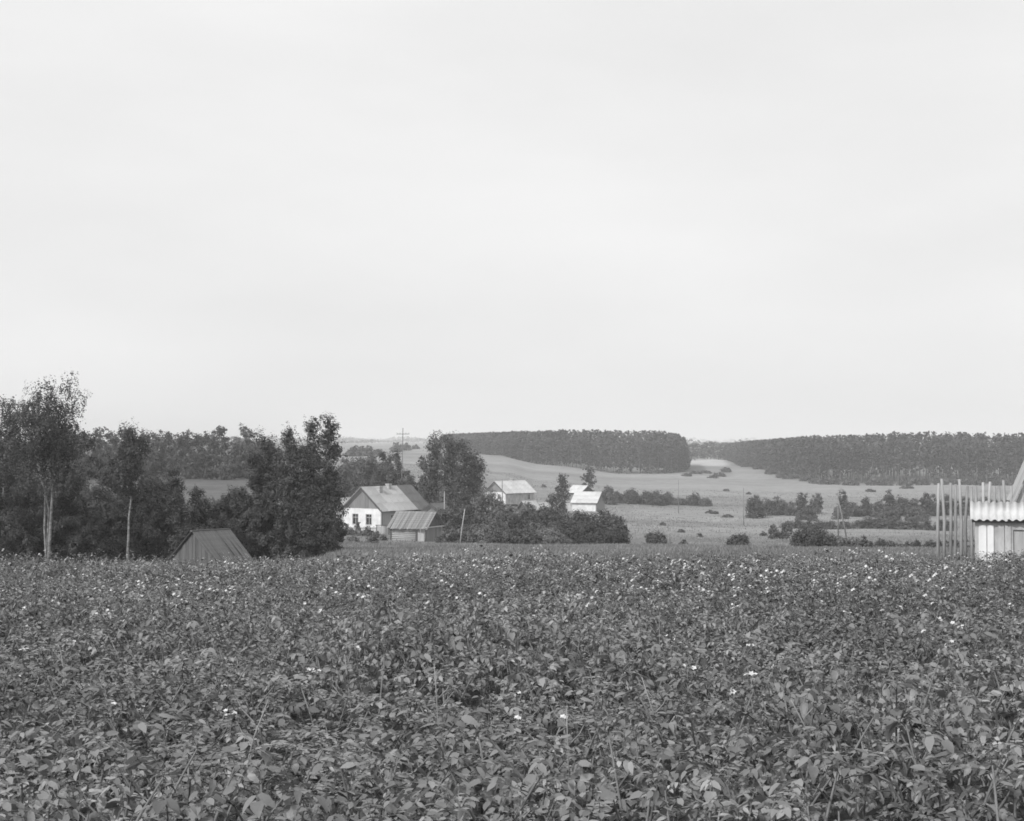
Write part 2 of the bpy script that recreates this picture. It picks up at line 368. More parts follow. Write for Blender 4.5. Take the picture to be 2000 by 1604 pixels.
def bush_meshes(h, R, seed, nleaf, leaf, Ry=None, sigma=None, full=1.):
    rng = np.random.default_rng(seed); tm = MB(); Ry = Ry or R; sigma = sigma or .17 * min(h, R * 1.3)
    nc = int((20 + 11 * R) * full); C = []
    for k in range(nc):
        az = rng.uniform(0, 6.28); rr = math.sqrt(rng.uniform(0, 1)) * (1 + .12 * math.sin(2 * az + seed)); zz = h * rng.uniform(.66, 1.08) * math.sqrt(max(.06, 1 - min(1, rr * .95) ** 2.2)) * (1 + .14 * math.sin(az + seed * 1.7) * rr) - .08 * h
        if rng.uniform() < .45: zz *= rng.uniform(.15, .8)
        c = np.array([R * rr * math.cos(az) * .9, Ry * rr * math.sin(az) * .9, max(zz, .12 * h)]); C.append(c)
        if k < 9:
            b0 = np.array([c[0] * .12, c[1] * .12, -.1]); mid = (b0 + c) / 2 + np.array([0, 0, .08 * h]) - np.array([c[0], c[1], 0]) * .12
            tm.tube([b0, mid, c], [.012 * h + .008, .008 * h + .006, .004], 4, False)
    C = np.array(C); sg = sigma * rng.uniform(.7, 1.5, nc); w = sg**2 / (sg**2).sum()
    ci = rng.choice(nc, nleaf, p=w)
    # leaves lie on the shells of the clumps so that each clump shows a lit and a shaded side
    sub = rand_dirs(nc * 9, rng).reshape(nc, 9, 3) * (sg * 1.05)[:, None, None] * np.array([1.1, 1.1, .95]); sj = rng.integers(9, size=nleaf)
    P = C[ci] + sub[ci, sj] * rng.uniform(.75, 1.1, nleaf)[:, None] + np.clip(rng.normal(size=(nleaf, 3)), -2, 2) * (.34 * sg[ci])[:, None]
    P[:, 2] = np.abs(P[:, 2]) + .03
    V, Q = leaf_quads(P, leaf, rng, out=(P - C[ci]) / sg[ci][:, None] + .3 * (P - np.array([0, 0, h * .3])) / R)
    return tm.mesh('stems'), tri_mesh('foliage', V, Q)
ORD = ('first second third fourth fifth sixth seventh eighth ninth tenth eleventh twelfth thirteenth fourteenth fifteenth sixteenth seventeenth eighteenth nineteenth twentieth '
       'twenty-first twenty-second twenty-third twenty-fourth twenty-fifth twenty-sixth twenty-seventh twenty-eighth twenty-ninth thirtieth thirty-first thirty-second thirty-third thirty-fourth thirty-fifth thirty-sixth thirty-seventh thirty-eighth').split()
TONE = {'brook_leaf': 'grey', 'dark_leaf': 'dark', 'thicket_leaf': 'dusky', 'shrub_leaf': 'mid-grey', 'pale_leaf': 'pale', 'birch_leaf': 'airy'}
def ranks(lst, key=lambda a: a[0]):
    o = sorted(range(len(lst)), key=lambda i: key(lst[i])); r = [0] * len(lst)
    for k, i in enumerate(o): r[i] = k
    return r
_seed = [100]
def tree(name, label, px, Y, top, hw, mat='birch_leaf', bark='birch_bark', group=None, cat='tree', dens=1., leaf=None, sink=.1, **kw):
    _seed[0] += 1
    loc = on_ground(px, Y, sink); h = row_z(top, Y) - loc.z; R = hw * Y / F
    leaf = leaf or max(.085, Y * .00115)
    n = int(dens * 3.4 * (2.2 * R * h * (1 - kw.get('cb', .25) * .6)) / (leaf * leaf * .34))
    kw.setdefault('sigma', max(.22, .14 * R + .05))
    tm, cm = tree_meshes(h, R, _seed[0], n, leaf, **kw)
    t = thing(name, label, cat, loc, 0, group)
    obj('trunk', tm, bark, t); obj('crown', cm, mat, t); return t
def bush(name, label, px, Y, top, hw, mat='shrub_leaf', group=None, cat='bush', dens=1., leaf=None, ry=1., full=1.):
    _seed[0] += 1
    loc = on_ground(px, Y, .08); R = hw * Y / F; h = max(.35, row_z(top, Y) - loc.z)
    leaf = leaf or max(.085, Y * .00115)
    n = int(dens * 3.2 * (2.4 * R * h + 3.1 * R * R * ry) / (leaf * leaf * .34))
    sm, fm = bush_meshes(h, R, _seed[0], n, leaf, R * ry, None, full)
    t = thing(name, label, cat, loc, 0, group)
    obj('stems', sm, 'bark', t); obj('foliage', fm, mat, t); return t

# ------------------------------------------------------------------ buildings
def wall_boxes(mb, x0, x1, z0, z1, y0, y1, holes):
    """upright wall in the x-z plane with rectangular openings (hx0, hx1, hz0, hz1)"""
    xs = sorted({x0, x1, *[h[0] for h in holes], *[h[1] for h in holes]}); zs = sorted({z0, z1, *[h[2] for h in holes], *[h[3] for h in holes]})
    for i in range(len(xs) - 1):
        for k in range(len(zs) - 1):
            cx, cz = (xs[i] + xs[i + 1]) / 2, (zs[k] + zs[k + 1]) / 2
            if not any(h[0] < cx < h[1] and h[2] < cz < h[3] for h in holes): mb.box(xs[i], xs[i + 1], y0, y1, zs[k], zs[k + 1])
def window(parent, x, z0, z1, w, y, rotz=0., ox=0., oy=0.):
    """sunk dark pane in a frame with glazing bars; local wall plane at y, facing -y"""
    Mx = Matrix.Translation((ox, oy, 0)) @ Matrix.Rotation(rotz, 4, 'Z')
    pb = MB(); pb.box(x - w / 2 + .002, x + w / 2 - .002, y + .10, y + .12, z0 + .002, z1 - .002)
    fb = MB(); f = .07
    fb.box(x - w / 2 - f, x + w / 2 + f, y - .03, y + .05, z1, z1 + f); fb.box(x - w / 2 - f, x + w / 2 + f, y - .05, y + .05, z0 - f, z0)
    fb.box(x - w / 2 - f, x - w / 2, y - .03, y + .05, z0, z1); fb.box(x + w / 2, x + w / 2 + f, y - .03, y + .05, z0, z1)
    bb = MB(); bb.box(x - .025, x + .025, y + .06, y + .095, z0, z1); bb.box(x - w / 2, x - .026, y + .06, y + .095, z0 + (z1 - z0) * .66, z0 + (z1 - z0) * .66 + .05); bb.box(x + .026, x + w / 2, y + .06, y + .095, z0 + (z1 - z0) * .66, z0 + (z1 - z0) * .66 + .05)
    po = obj('window', pb, 'pane', parent); fo = obj('window_frame', fb, 'frame', po); go = obj('glazing_bar', bb, 'frame', po)
    po.matrix_local = Mx
def roof_slope(parent, L, x0, zr, ze, yr, ye, mat, rows, cols, rng, thick=.03, boards=False, name='roof_sheet'):
    """one slope laid in overlapping sheets (or in long boards running down the slope); ridge at (yr, zr), eave at (ye, ze)"""
    dv = Vector((0, ye - yr, ze - zr)); sl = dv.length; dv.normalize(); du = Vector((1, 0, 0)); nn = du.cross(dv)
    if nn.z < 0: nn = -nn
    sw, sh = L / cols, sl / rows
    mb = MB(); mb.box(.006, sw - .006, 0, sh + (.09 if rows > 1 else 0), 0, thick)
    mesh = mb.mesh(name); mesh.materials.append(M[mat])
    hand = 1 if du.cross(dv).z > 0 else -1
    for r in range(rows):
        for c in range(cols):
            base = Vector((x0, yr, zr)) + du * (c * sw) + dv * (r * sh) + nn * (.012 * (rows - r) + rng.uniform(0, .008) + (.02 * rng.random() if boards else 0))
            mt = Matrix((du, dv, nn)).transposed().to_4x4(); mt.translation = base
            o = bpy.data.objects.new(name, mesh); COL.objects.link(o); o.parent = parent
            tilt = Matrix.Rotation(rng.uniform(-.016, .008) * (1.6 if boards else 1), 4, 'X') @ Matrix.Rotation(rng.uniform(-.004, .004) * (2 if boards else 1), 4, 'Z')
            ext = Matrix.Scale(rng.uniform(.97, 1.03), 4, (0, 1, 0)) if boards else Matrix.Identity(4)
            o.matrix_local = mt @ tilt @ ext
def gable_planks(parent, x, W, z0, zr, mat, n, facing=-1, thick=.03, name='plank'):
    """triangle above the wall plate, boarded upright, one mesh per board"""
    for k in range(n):
        ya, yb = -W / 2 + W * k / n + .008, -W / 2 + W * (k + 1) / n - .008
        za, zb = z0 + (zr - z0) * (1 - abs(ya) / (W / 2)), z0 + (zr - z0) * (1 - abs(yb) / (W / 2))
        x1, x2 = sorted((x, x + facing * (thick + .01 * ((k * 7) % 3))))
        mb = MB(); mb.hexa([(x1, ya, z0), (x2, ya, z0), (x2, yb, z0), (x1, yb, z0), (x1, ya, max(za, z0 + .01)), (x2, ya, max(za, z0 + .01)), (x2, yb, max(zb, z0 + .01)), (x1, yb, max(zb, z0 + .01))])
        obj(name, mb, mat, parent)
def house(name, label, px, Y, heading, L, W, zw, zr, wall='whitewash', side='whitewash', gable='board', roof='slate', rows=3, cols=6, boards=False,
          front_win=(), side_win=(), chimneys=(), over=.35, ngable=12, sink=.3, seed=1, group=None, cat='house', far_gable='board', locs=None, doors=()):
    """gabled house: local x runs along the ridge away from the front gable (at x=0); heading = world angle of +x"""
    rng = random.Random(seed); loc = locs if locs is not None else on_ground(px, Y)
    t = thing(name, label, cat, loc, heading, group)
    b = -sink; th = .16
    # front gable wall stands at x=0 facing -x; build it in x-z and turn it
    fm = MB(); holes = [(y - w / 2, y + w / 2, z0, z1) for (y, w, z0, z1) in front_win]
    wall_boxes(fm, -W / 2, W / 2, b, zw, 0, th, holes)
    fo = obj('front_wall', fm, wall, t); fo.matrix_local = Matrix.Rotation(-math.pi / 2, 4, 'Z')
    for (y, w, z0, z1) in front_win: window(t, y, z0, z1, w, 0, -math.pi / 2)
    sm = MB(); holes = [(x - w / 2, x + w / 2, z0, z1) for (x, w, z0, z1) in side_win]
    wall_boxes(sm, th + .002, L, b, zw, -W / 2, -W / 2 + th, holes); obj('side_wall', sm, side, t)
    for (x, w, z0, z1) in side_win: window(t, x, z0, z1, w, -W / 2)
    sm = MB(); sm.box(th + .002, L, W / 2 - th, W / 2, b, zw); obj('side_wall', sm, side, t)
    sm = MB(); sm.box(L - th, L - .002, -W / 2 + th + .002, W / 2 - th - .002, b, zw); obj('back_wall', sm, side, t)
    gable_planks(t, .03, W, zw + .002, zr, gable, ngable, -1)
    gable_planks(t, L - .03, W, zw + .002, zr, far_gable, max(4, ngable // 2), 1)
    rf = MB(); rf.box(-over * .6, L + over * .6, -.06, .06, zr + .02, zr + .10)
    ro = obj('roof', rf, roof, t)
    sl = (zr - zw) / (W / 2)
    for s in (-1, 1):
        roof_slope(ro, L + 2 * over * .8, -over * .8, zr + .03, zw - sl * over + .03, 0, s * (W / 2 + over), roof, rows, cols, rng, boards=boards, name='roof_board' if boards else 'roof_sheet')
        vb = MB(); dy = W / 2 + over - .02
        for xx in (-over * .8 - .05,):   # barge board along the front verge
            vb.hexa([(xx, 0, zr - .22), (xx + .04, 0, zr - .22), (xx + .04, s * dy, zw - sl * over - .20), (xx, s * dy, zw - sl * over - .20), (xx, 0, zr + .0), (xx + .04, 0, zr + .0), (xx + .04, s * dy, zw - sl * over + .02), (xx, s * dy, zw - sl * over + .02)])
        obj('barge_board', vb, 'dark_board', t)
    for (x, y, w, zt) in chimneys:
        zb = zr - abs(y) * sl - .4; cb = MB(); cb.box(x - w / 2, x + w / 2, y - w / 2, y + w / 2, zb, zt - .16); cb.box(x - w / 2 - .05, x + w / 2 + .05, y - w / 2 - .05, y + w / 2 + .05, zt - .158, zt)
        obj('chimney', cb, 'brick', t)
    for (x, w, h) in doors:
        db = MB(); db.box(x - w / 2, x + w / 2, -W / 2 - .05, -W / 2 - .003, .05, h); obj('door', db, 'board', t)
    return t

# main whitewashed cottage, gable to the left-front, ridge running away to the right
HD = math.radians(90 - 35)
cot = house('cottage', 'whitewashed cottage with boarded gable, two windows and pale slate roof', 703, 184, HD, 6.2, 6.0, 2.75, 5.25, 'whitewash', 'pale_board', 'board', 'slate', 3, 6,
      front_win=[(-1.05, .85, .85, 2.05), (1.05, .85, .85, 2.05)], side_win=[(2.2, .8, .85, 1.95)], chimneys=[(2.3, -.75, .55, 5.35), (4.6, -.3, .5, 5.6)], ngable=12, seed=3,
      locs=Vector((px_x(707.5, 184), 184, row_z(1038, 184))))
for sx in (-3.04, 3.04):
    cbm = MB(); cbm.box(-.05, .12, sx - .09, sx + .09, -.3, 2.7); obj('corner_board', cbm, 'pale_board' if sx > 0 else 'board', cot)
# darker-roofed byre joined on behind it
c0 = Vector(cot.location); ax = Vector((math.cos(HD), math.sin(HD), 0))
house('byre', 'byre with a dark roof joined to the rear of the whitewashed cottage', 0, 0, HD, 2.3, 6.1, 2.7, 5.3, 'board', 'board', 'board', 'dark_slate', 3, 3, seed=5, locs=c0 + ax * 6.75, cat='byre')
# small pale-roofed outhouse left of the cottage, half behind the trees
house('outhouse', 'small pale-roofed outhouse half hidden by trees left of the cottage', 0, 0, math.radians(70), 3.0, 2.6, 1.9, 3.3, 'pale_board', 'board', 'pale_board', 'pale_slate', 2, 3, ngable=6, seed=6,
      locs=Vector((px_x(662, 192), 192, row_z(1026, 192))), cat='outhouse')

# log shed in front of the cottage
ang = math.radians(180 - 25)      # +x runs from the right-hand gable towards back left
lsx, lsy = px_x(847, 163), 163
lst = thing('log_shed', 'low log shed with an old streaked board roof in front of the cottage', 'shed', (lsx, lsy, row_z(1061, 163)), ang)
Ls, Ws, Zw, Zr = 4.2, 3.7, 1.75, 3.25
rng = random.Random(12)
for side in (-1, 1):
    for k in range(9):
        z = -.05 + k * .2; mb = MB(); xa, xb = (1.05, Ls + .1) if side == 1 else (-.1, Ls + .1)
        mb.tube([(xa, side * (Ws / 2 - .1), z), ((xa + xb) / 2, side * (Ws / 2 - .1) + rng.uniform(-.015, .015), z + .01), (xb, side * (Ws / 2 - .1), z)], [.105, .1, .108], 8)
        obj('log', smooth(mb.mesh('log')), 'log', lst)
for k in range(4):
    mb = MB(); mb.box(.0 + k * .26, .245 + k * .26, Ws / 2 - .12, Ws / 2 - .06, -.2, 1.72 + .02 * (k % 2)); obj('door_board', mb, 'pale_board', lst)
for xx in (-.02, 1.04, Ls - .05):
    mb = MB(); mb.box(xx - .07, xx + .07, Ws / 2 + .012, Ws / 2 + .09, -.3, 1.8); obj('post', mb, 'dark_board', lst)
for k in range(12):
    mb = MB(); y0 = -Ws / 2 + .2 + k * (Ws - .4) / 12; mb.box(.02, .06 + .01 * (k % 3), y0, y0 + (Ws - .4) / 12 - .015, -.2, 1.72); obj('plank', mb, 'board', lst)
gable_planks(lst, .06, Ws, Zw + .02, Zr - .05, 'dark_board', 9, -1); gable_planks(lst, Ls - .06, Ws, Zw + .02, Zr - .05, 'board', 9, 1)
mb = MB(); mb.box(-.3, Ls + .3, -.07, .07, Zr + .02, Zr + .1); rf = obj('roof', mb, 'old_roof', lst)
for s in (-1, 1): roof_slope(rf, Ls + .7, -.4, Zr + .04, Zw - .22, 0, s * (Ws / 2 + .38), 'old_roof', 1, 22, rng, boards=True, name='roof_board')
mb = MB(); mb.box(-.32, -.2, -Ws / 2 - .3, Ws / 2 + .3, Zw - .06, Zw + .06); obj('tie_beam', mb, 'pale_board', lst)

# board gate and paling between cottage and log shed
gx, gy_ = px_x(737, 176), 176; gz = row_z(1050, 176)
gt = thing('garden_fence', 'short grey board fence between cottage garden and log shed', 'fence', (gx, gy_, gz), math.radians(-8))
for k in range(9):
    mb = MB(); mb.box(k * .145, k * .145 + .13, -.015, .015, -.2, 1.30 + .05 * math.sin(k * 2.1)); obj('board', mb, 'pale_board' if k < 6 else 'board', gt)
mb = MB(); mb.box(-.2, 1.55, -.05, .25, 1.37, 1.43); obj('cap_rail', mb, 'dark_board', gt)
for x in (-.06, 1.36):
    mb = MB(); mb.box(x - .05, x + .05, .02, .12, -.3, 1.37); obj('post', mb, 'dark_board', gt)
# sagging low picket fence in front of the cottage garden
gt = thing('garden_picket_fence', 'weathered low picket fence before the cottage windows', 'fence', (px_x(672, 178), 178, row_z(1046, 178)), math.radians(-3))
for k in range(26):
    mb = MB(); h = 1.0 + .06 * math.sin(k * 1.7); mb.box(k * .15, k * .15 + .07, -.012, .012, -.2, h); obj('picket', mb, 'board', gt)
for z in (.3, .8):
    mb = MB(); mb.box(-.05, 3.85, .013, .05, z, z + .07); obj('rail', mb, 'board', gt)
# small grey shed right of the byre
house('byre_shed', 'grey plank shed right of the dark-roofed byre', 0, 0, math.radians(62), 2.6, 3.2, 1.9, 3.1, 'board', 'board', 'board', 'dark_slate', 2, 3, ngable=6, seed=8,
      locs=Vector((px_x(842, 180), 180, row_z(1036, 180))), cat='shed')

# cottage in the middle distance
house('far_cottage', 'white-walled cottage with a light roof beyond the birches', 0, 0, math.radians(46), 8.2, 5.6, 2.1, 4.15, 'whitewash', 'concrete', 'board', 'pale_slate', 3, 8, ngable=8, seed=9,
      front_win=[(-.9, .7, .7, 1.6), (1.1, .7, .7, 1.6)], side_win=[(6.6, .7, .6, 1.5)], chimneys=[(5.0, .2, .5, 4.6)],
      locs=Vector((px_x(967, 300), 300, row_z(982, 300))))
# low house with a bright roof, its lean-to, and the barn behind
bh = house('low_house', 'low house with a bright sheet roof at the hamlet\'s right end', 0, 0, math.radians(180 - 22), 5.0, 5.0, 1.55, 3.35, 'board', 'whitewash', 'board', 'pale_slate', 3, 5, ngable=8, seed=10,
      locs=Vector((px_x(1173, 300), 300, row_z(995, 300))))
ob = MB(); ob.box(5.05, 6.5, -.6, 2.3, -.3, 1.35); obj('lean_to', ob, 'concrete', bh)
ob = MB(); ob.hexa([(5.02, -.8, 1.55), (6.7, -.8, 1.36), (6.7, 2.5, 1.36), (5.02, 2.5, 1.55), (5.02, -.8, 1.61), (6.7, -.8, 1.42), (6.7, 2.5, 1.42), (5.02, 2.5, 1.61)]); obj('lean_to_roof', ob, 'pale_slate', bh)
house('hay_barn', 'dark-gabled barn with a pale roof just behind the low house', 0, 0, math.radians(128), 4.5, 3.4, 1.7, 3.0, 'board', 'board', 'dark_board', 'pale_slate', 2, 4, ngable=6, seed=11,
      locs=Vector((px_x(1147, 335), 335, row_z(976, 335))), cat='barn')
house('bush_shed', 'little shed with a slanting light roof among the bushes', 0, 0, math.radians(36), 2.5, 2.6, 1.5, 2.7, 'dark_board', 'board', 'dark_board', 'slate', 2, 4, ngable=6, seed=13,
      locs=Vector((px_x(1021, 262), 262, row_z(1010, 262))), cat='shed')
house('hidden_shed', 'tiny pale shed roof peeping out right of the slanting roof', 0, 0, math.radians(40), 1.6, 1.5, 1.2, 2.0, 'pale_board', 'pale_board', 'pale_board', 'slate', 1, 2, ngable=4, seed=14,
      locs=Vector((px_x(1052, 268), 268, row_z(1004, 268))), cat='shed')

# earth cellar at the field edge, left: boarded gable, low board roof
cl_ = thing('cellar_hut', 'low cellar hut with plank gable and brown-grey roof behind the potato field', 'hut', (px_x(381, 76), 76, row_z(1108, 76)), math.radians(50))
rng = random.Random(5); Wc, Lc, zc, zrc = 3.7, 2.0, .30, 1.72
for k in range(15):
    ya, yb = -Wc / 2 + Wc * k / 15 + .006, -Wc / 2 + Wc * (k + 1) / 15 - .006
    za, zb = [zc + (zrc - zc) * (1 - abs(y) / (Wc / 2)) for y in (ya, yb)]; q = .03 + rng.uniform(0, .03)
    mb = MB(); mb.hexa([(-q, ya, -.4), (.0, ya, -.4), (0, yb, -.4), (-q, yb, -.4), (-q, ya, za), (0, ya, za), (0, yb, zb), (-q, yb, zb)]); obj('plank', mb, 'grey_board', cl_)
mb = MB(); mb.box(.03, Lc, -Wc / 2 + .1, Wc / 2 - .1, -.4, zc + .1); obj('base_wall', mb, 'board', cl_)
gable_planks(cl_, Lc - .05, Wc - .1, zc + .1, zrc - .08, 'board', 6, 1)
mb = MB(); mb.box(-.22, Lc + .2, -.09, .09, zrc + .03, zrc + .11); rf = obj('roof', mb, 'cellar_roof', cl_)
for s in (-1, 1): roof_slope(rf, Lc + .4, -.2, zrc + .04, -.12, 0, s * (Wc / 2 + .5), 'cellar_roof', 1, 18, rng, boards=True, name='roof_board')

# corrugated-roof coop, steep barn and palings at the right edge of the field
def corrugated(name, w, l, waves, parent, mat, amp=.028):
    n = waves * 6; V = []; Q = []
    for i in range(n + 1):
        z = amp * math.sin(i / 6 * 2 * math.pi)
        V += [(w * i / n, 0, z), (w * i / n, l, z), (w * i / n, 0, z - .012), (w * i / n, l, z - .012)]
    for i in range(n):
        a = i * 4; Q += [(a, a + 4, a + 5, a + 1), (a + 2, a + 3, a + 7, a + 6), (a, a + 2, a + 6, a + 4), (a + 1, a + 5, a + 7, a + 3)]
    o = obj(name, smooth(tri_mesh(name, np.array(V), np.array(Q))), mat, parent); return o
Yc = 43.0; xc = px_x(1903, Yc); zg = float(G(xc + 1, Yc)) - .1; ze = row_z(1013, Yc); zt = row_z(985, Yc + 1.1)
cp = thing('coop', 'low coop with corrugated sheet roof and whitewashed front at the field\'s right edge', 'coop', (xc, Yc, zg), math.radians(-17))
h = ze - zg
mb = MB(); wall_boxes(mb, 0, 3.6, 0, h - .05, 0, .12, [(1.02, 1.5, 0, h - .3)]); obj('front_wall', mb, 'concrete', cp)
for k, (xa, xb, mt_) in enumerate([(.10, .31, 'whitewash'), (.33, .50, 'whitewash'), (.62, .78, 'concrete'), (.80, .96, 'concrete')]):
    mb = MB(); mb.box(xa, xb, -.035, -.003, .15, h - .18); obj('door_board', mb, mt_, cp)
mb = MB(); mb.box(1.03, 1.49, .05, .09, 0, h - .32); obj('door', mb, 'pale_board', cp)
mb = MB(); mb.box(0, .12, .122, 1.1, 0, h - .06); mb.box(3.48, 3.6, .122, 1.1, 0, h - .06); obj('side_wall', mb, 'concrete', cp)
mb = MB(); mb.box(.122, 3.478, 1.0, 1.09, 0, zt - zg - .1); obj('back_wall', mb, 'concrete', cp)
mb = MB(); mb.box(-.08, 3.7, -.12, -.04, h - .10, h - .03); ro = obj('roof', mb, 'dark_board', cp)
sl = math.atan2(zt - ze, 1.1)
rng = random.Random(17)
for k in range(4):
    s_ = corrugated('roof_sheet', 1.0, 1.45, 5, ro, 'pale_slate'); s_.location = (-.12 + k * .97, -.22, h - .02 + .008 * (k % 2)); s_.rotation_euler = (sl + rng.uniform(-.02, .02), rng.uniform(-.012, .012), rng.uniform(-.015, .015))
br = thing('steep_barn', 'barn with a steep board roof standing behind the coop at the right edge', 'barn', (px_x(1974, 46.5), 46.5, zg - .1), math.radians(-16))
zb = row_z(1003, 46.5) - zg + .1; HW, RI = 1.15, 2.9
mb = MB(); mb.box(.1, 2 * HW, 0, 4.0, -.2, zb); obj('wall', mb, 'pale_board', br)
for k in range(9):
    xa, xb = .1 + (2 * HW - .1) * k / 9 + .008, .1 + (2 * HW - .1) * (k + 1) / 9 - .008; zz = [zb + .02 + (RI - .15) * max(0., 1 - abs(x - HW) / HW) for x in (xa, xb)]
    mb = MB(); mb.hexa([(xa, -.04, zb + .003), (xb, -.04, zb + .003), (xb, 0, zb + .003), (xa, 0, zb + .003), (xa, -.04, zz[0]), (xb, -.04, zz[1]), (xb, 0, zz[1]), (xa, 0, zz[0])]); obj('plank', mb, 'pale_board', br)
mb = MB(); mb.box(HW - .08, HW + .08, -.25, 4.2, zb + RI, zb + RI + .1); ro = obj('roof', mb, 'slate', br)
for s in (-1, 1):
    dv = Vector((s * (HW + .12), 0, -(RI + .1))); ln = dv.length; dv.normalize()
    for k in range(14):
        mb = MB(); y0 = -.25 + k * .315; w = .305; nx_ = Vector((s * RI, 0, HW)).normalized() * .03
        a = Vector((HW, y0, zb + RI)); bpt = a + dv * (ln + .02 * (k % 3)); dw = Vector((0, w, 0))
        mb.hexa([a, a + dw, bpt + dw, bpt, a + nx_, a + dw + nx_, bpt + dw + nx_, bpt + nx_]); obj('roof_board', mb, 'slate', ro)
fx0, fx1, Yf = px_x(1832, 47.5), px_x(1972, 47.5), 47.5
fn = thing('paling_fence', 'tall fence of pale upright poles behind the coop', 'fence', (fx0, Yf, float(G(fx0, Yf))), 0)
n = 14; rng = random.Random(3)
for k in range(n):
    x = (fx1 - fx0) * k / (n - 1) + rng.uniform(-.02, .02); top = row_z(942 + rng.uniform(-7, 10), Yf) - fn.location.z
    mb = MB(); mb.tube([(x, 0, -.3), (x + rng.uniform(-.04, .04), rng.uniform(-.02, .02), top * .5), (x + rng.uniform(-.09, .09), 0, top)], [.052, .05, .04], 6); obj('paling', smooth(mb.mesh('paling')), 'pale_pole', fn)
for z in (.7, 1.9):
    mb = MB(); mb.tube([(-.1, .07, z), (fx1 - fx0 + .1, .07, z + .05)], [.035, .03], 6); obj('rail', mb, 'pale_pole', fn)

# ------------------------------------------------------------------ poles
def pole(name, label, px, Y, top, base_row=None, r=.11, tip=None, arms=(), strut=None, mat='pole', group=None, cat='utility pole'):
    x = px_x(px, Y); z = float(G(x, Y)) if base_row is None else min(row_z(base_row, Y), 1e9)
    t = thing(name, label, cat, (x, Y, z), 0, group); H = row_z(top, Y) - z; dx = 0 if tip is None else px_x(tip, Y) - x
    mb = MB(); mb.tube([(0, 0, -.5), (dx * .5, 0, H * .5), (dx, 0, H)], [r, r * .85, r * .68], 8); obj('post', smooth(mb.mesh('post')), mat, t)
    for (zz, w) in arms:
        mb = MB(); mb.box(dx - w / 2, dx + w / 2, -.12, -.02, H - zz, H - zz + .09); arm = obj('cross_arm', mb, mat, t)
        for k in (-1, -.5, .5, 1):
            mb = MB(); mb.tube([(dx + k * w * .46, -.07, H - zz + .12), (dx + k * w * .46, -.07, H - zz + .30)], [.05, .035], 6); obj('insulator', mb, 'frame', arm)
    if strut:
        mb = MB(); mb.tube([(strut, -.6, -.5), (strut * .5 + dx * .2, -.3, H * .42), (dx * .6, -.02, H * .86)], [r, r * .9, r * .8], 8); obj('strut', smooth(mb.mesh('strut')), mat, t)
    return t
pole('utility_pole', 'tall utility pole with a cross arm rising behind the cottage roof', 783.5, 228, 836, None, .085, 787, arms=((.95, 1.9),))
pole('braced_pole', 'slanting-braced pole standing in the meadow right of the big round bush', 1636.5, 205, 962, None, .11, 1636, strut=px_x(1652, 205) - px_x(1636, 205))
pole('leaning_pole', 'thin pale pole leaning right beside the bushes near the log shed', 897, 140, 994, None, .055, 908, mat='pale_pole', cat='pole')
pole('yard_pole', 'short pale pole above the grey plank shed', 868, 178, 960, None, .06, mat='pale_pole', cat='pole')
pole('cottage_pole', 'pole standing before the far white cottage', 981, 290, 936, None, .10, cat='pole')
pole('meadow_pole', 'distant slim pole in the open meadow between the bush rows', 1452, 275, 953, None, .07, cat='pole')
pole('meadow_pole', 'faint far pole in the meadow beneath the forest gap', 1325, 330, 938, None, .07, cat='pole')
pole('hamlet_pole', 'short pole beside the little slanting-roofed shed', 1049, 265, 975, None, .10, cat='pole')
pole('fence_post', 'dark stubby post at the far edge of the grass slope', 1306, 150, 1047, None, .18, mat='pole', cat='post')

# ------------------------------------------------------------------ trees and bushes
tree('birch', 'tall lacy birch with forked white trunk at the far left', 96, 82, 742, 98, cb=.50, forks=3, nb=64, dens=.72, lean=.03, sigma=.36, r0=.105)
tree('birch', 'birch with slim white trunk and thin crown near the cellar hut', 250, 79, 822, 40, cb=.52, nb=34, dens=.62, lean=.015, r0=.08)
tree('birch', 'birch cut by the left edge of the picture', 8, 90, 775, 62, cb=.25, nb=36, dens=.6)
tree('birch', 'dark birch beyond the left edge behind the others', -70, 95, 790, 60, cb=.2, nb=30, dens=.8)
gA = 'dark trees left of the cottage'
tree('birch', 'tallest tree of the dark clump, right of the others, left of the cottage', 643, 95, 804, 36, 'dark_leaf', cb=.12, nb=40, style='poplar', dens=.8, forks=2, group=gA)
tree('birch', 'spiry tree just left of the tallest in the clump', 612, 99, 818, 30, 'dark_leaf', cb=.12, nb=36, style='poplar', dens=.8, group=gA)
tree('birch', 'tree with a pale bare trunk stretch in the middle of the clump', 566, 94, 828, 36, 'birch_leaf', cb=.2, nb=34, style='birch', dens=.85, group=gA, r0=.15)
tree('broadleaf_tree', 'lower rounded tree on the left flank of the clump', 522, 100, 852, 42, 'dark_leaf', 'bark', cb=.1, nb=34, style='round', dens=.9, group=gA)
tree('broadleaf_tree', 'broad dark tree filling the front of the clump', 592, 92, 880, 52, 'dark_leaf', 'bark', cb=.05, nb=40, style='round', dens=1., group=gA)
tree('broadleaf_tree', 'dark tree at the right foot of the clump by the cottage', 634, 90, 930, 32, 'dark_leaf', 'bark', cb=.03, nb=30, style='round', dens=1., group=gA)
gB = 'thicket behind the field on the left'
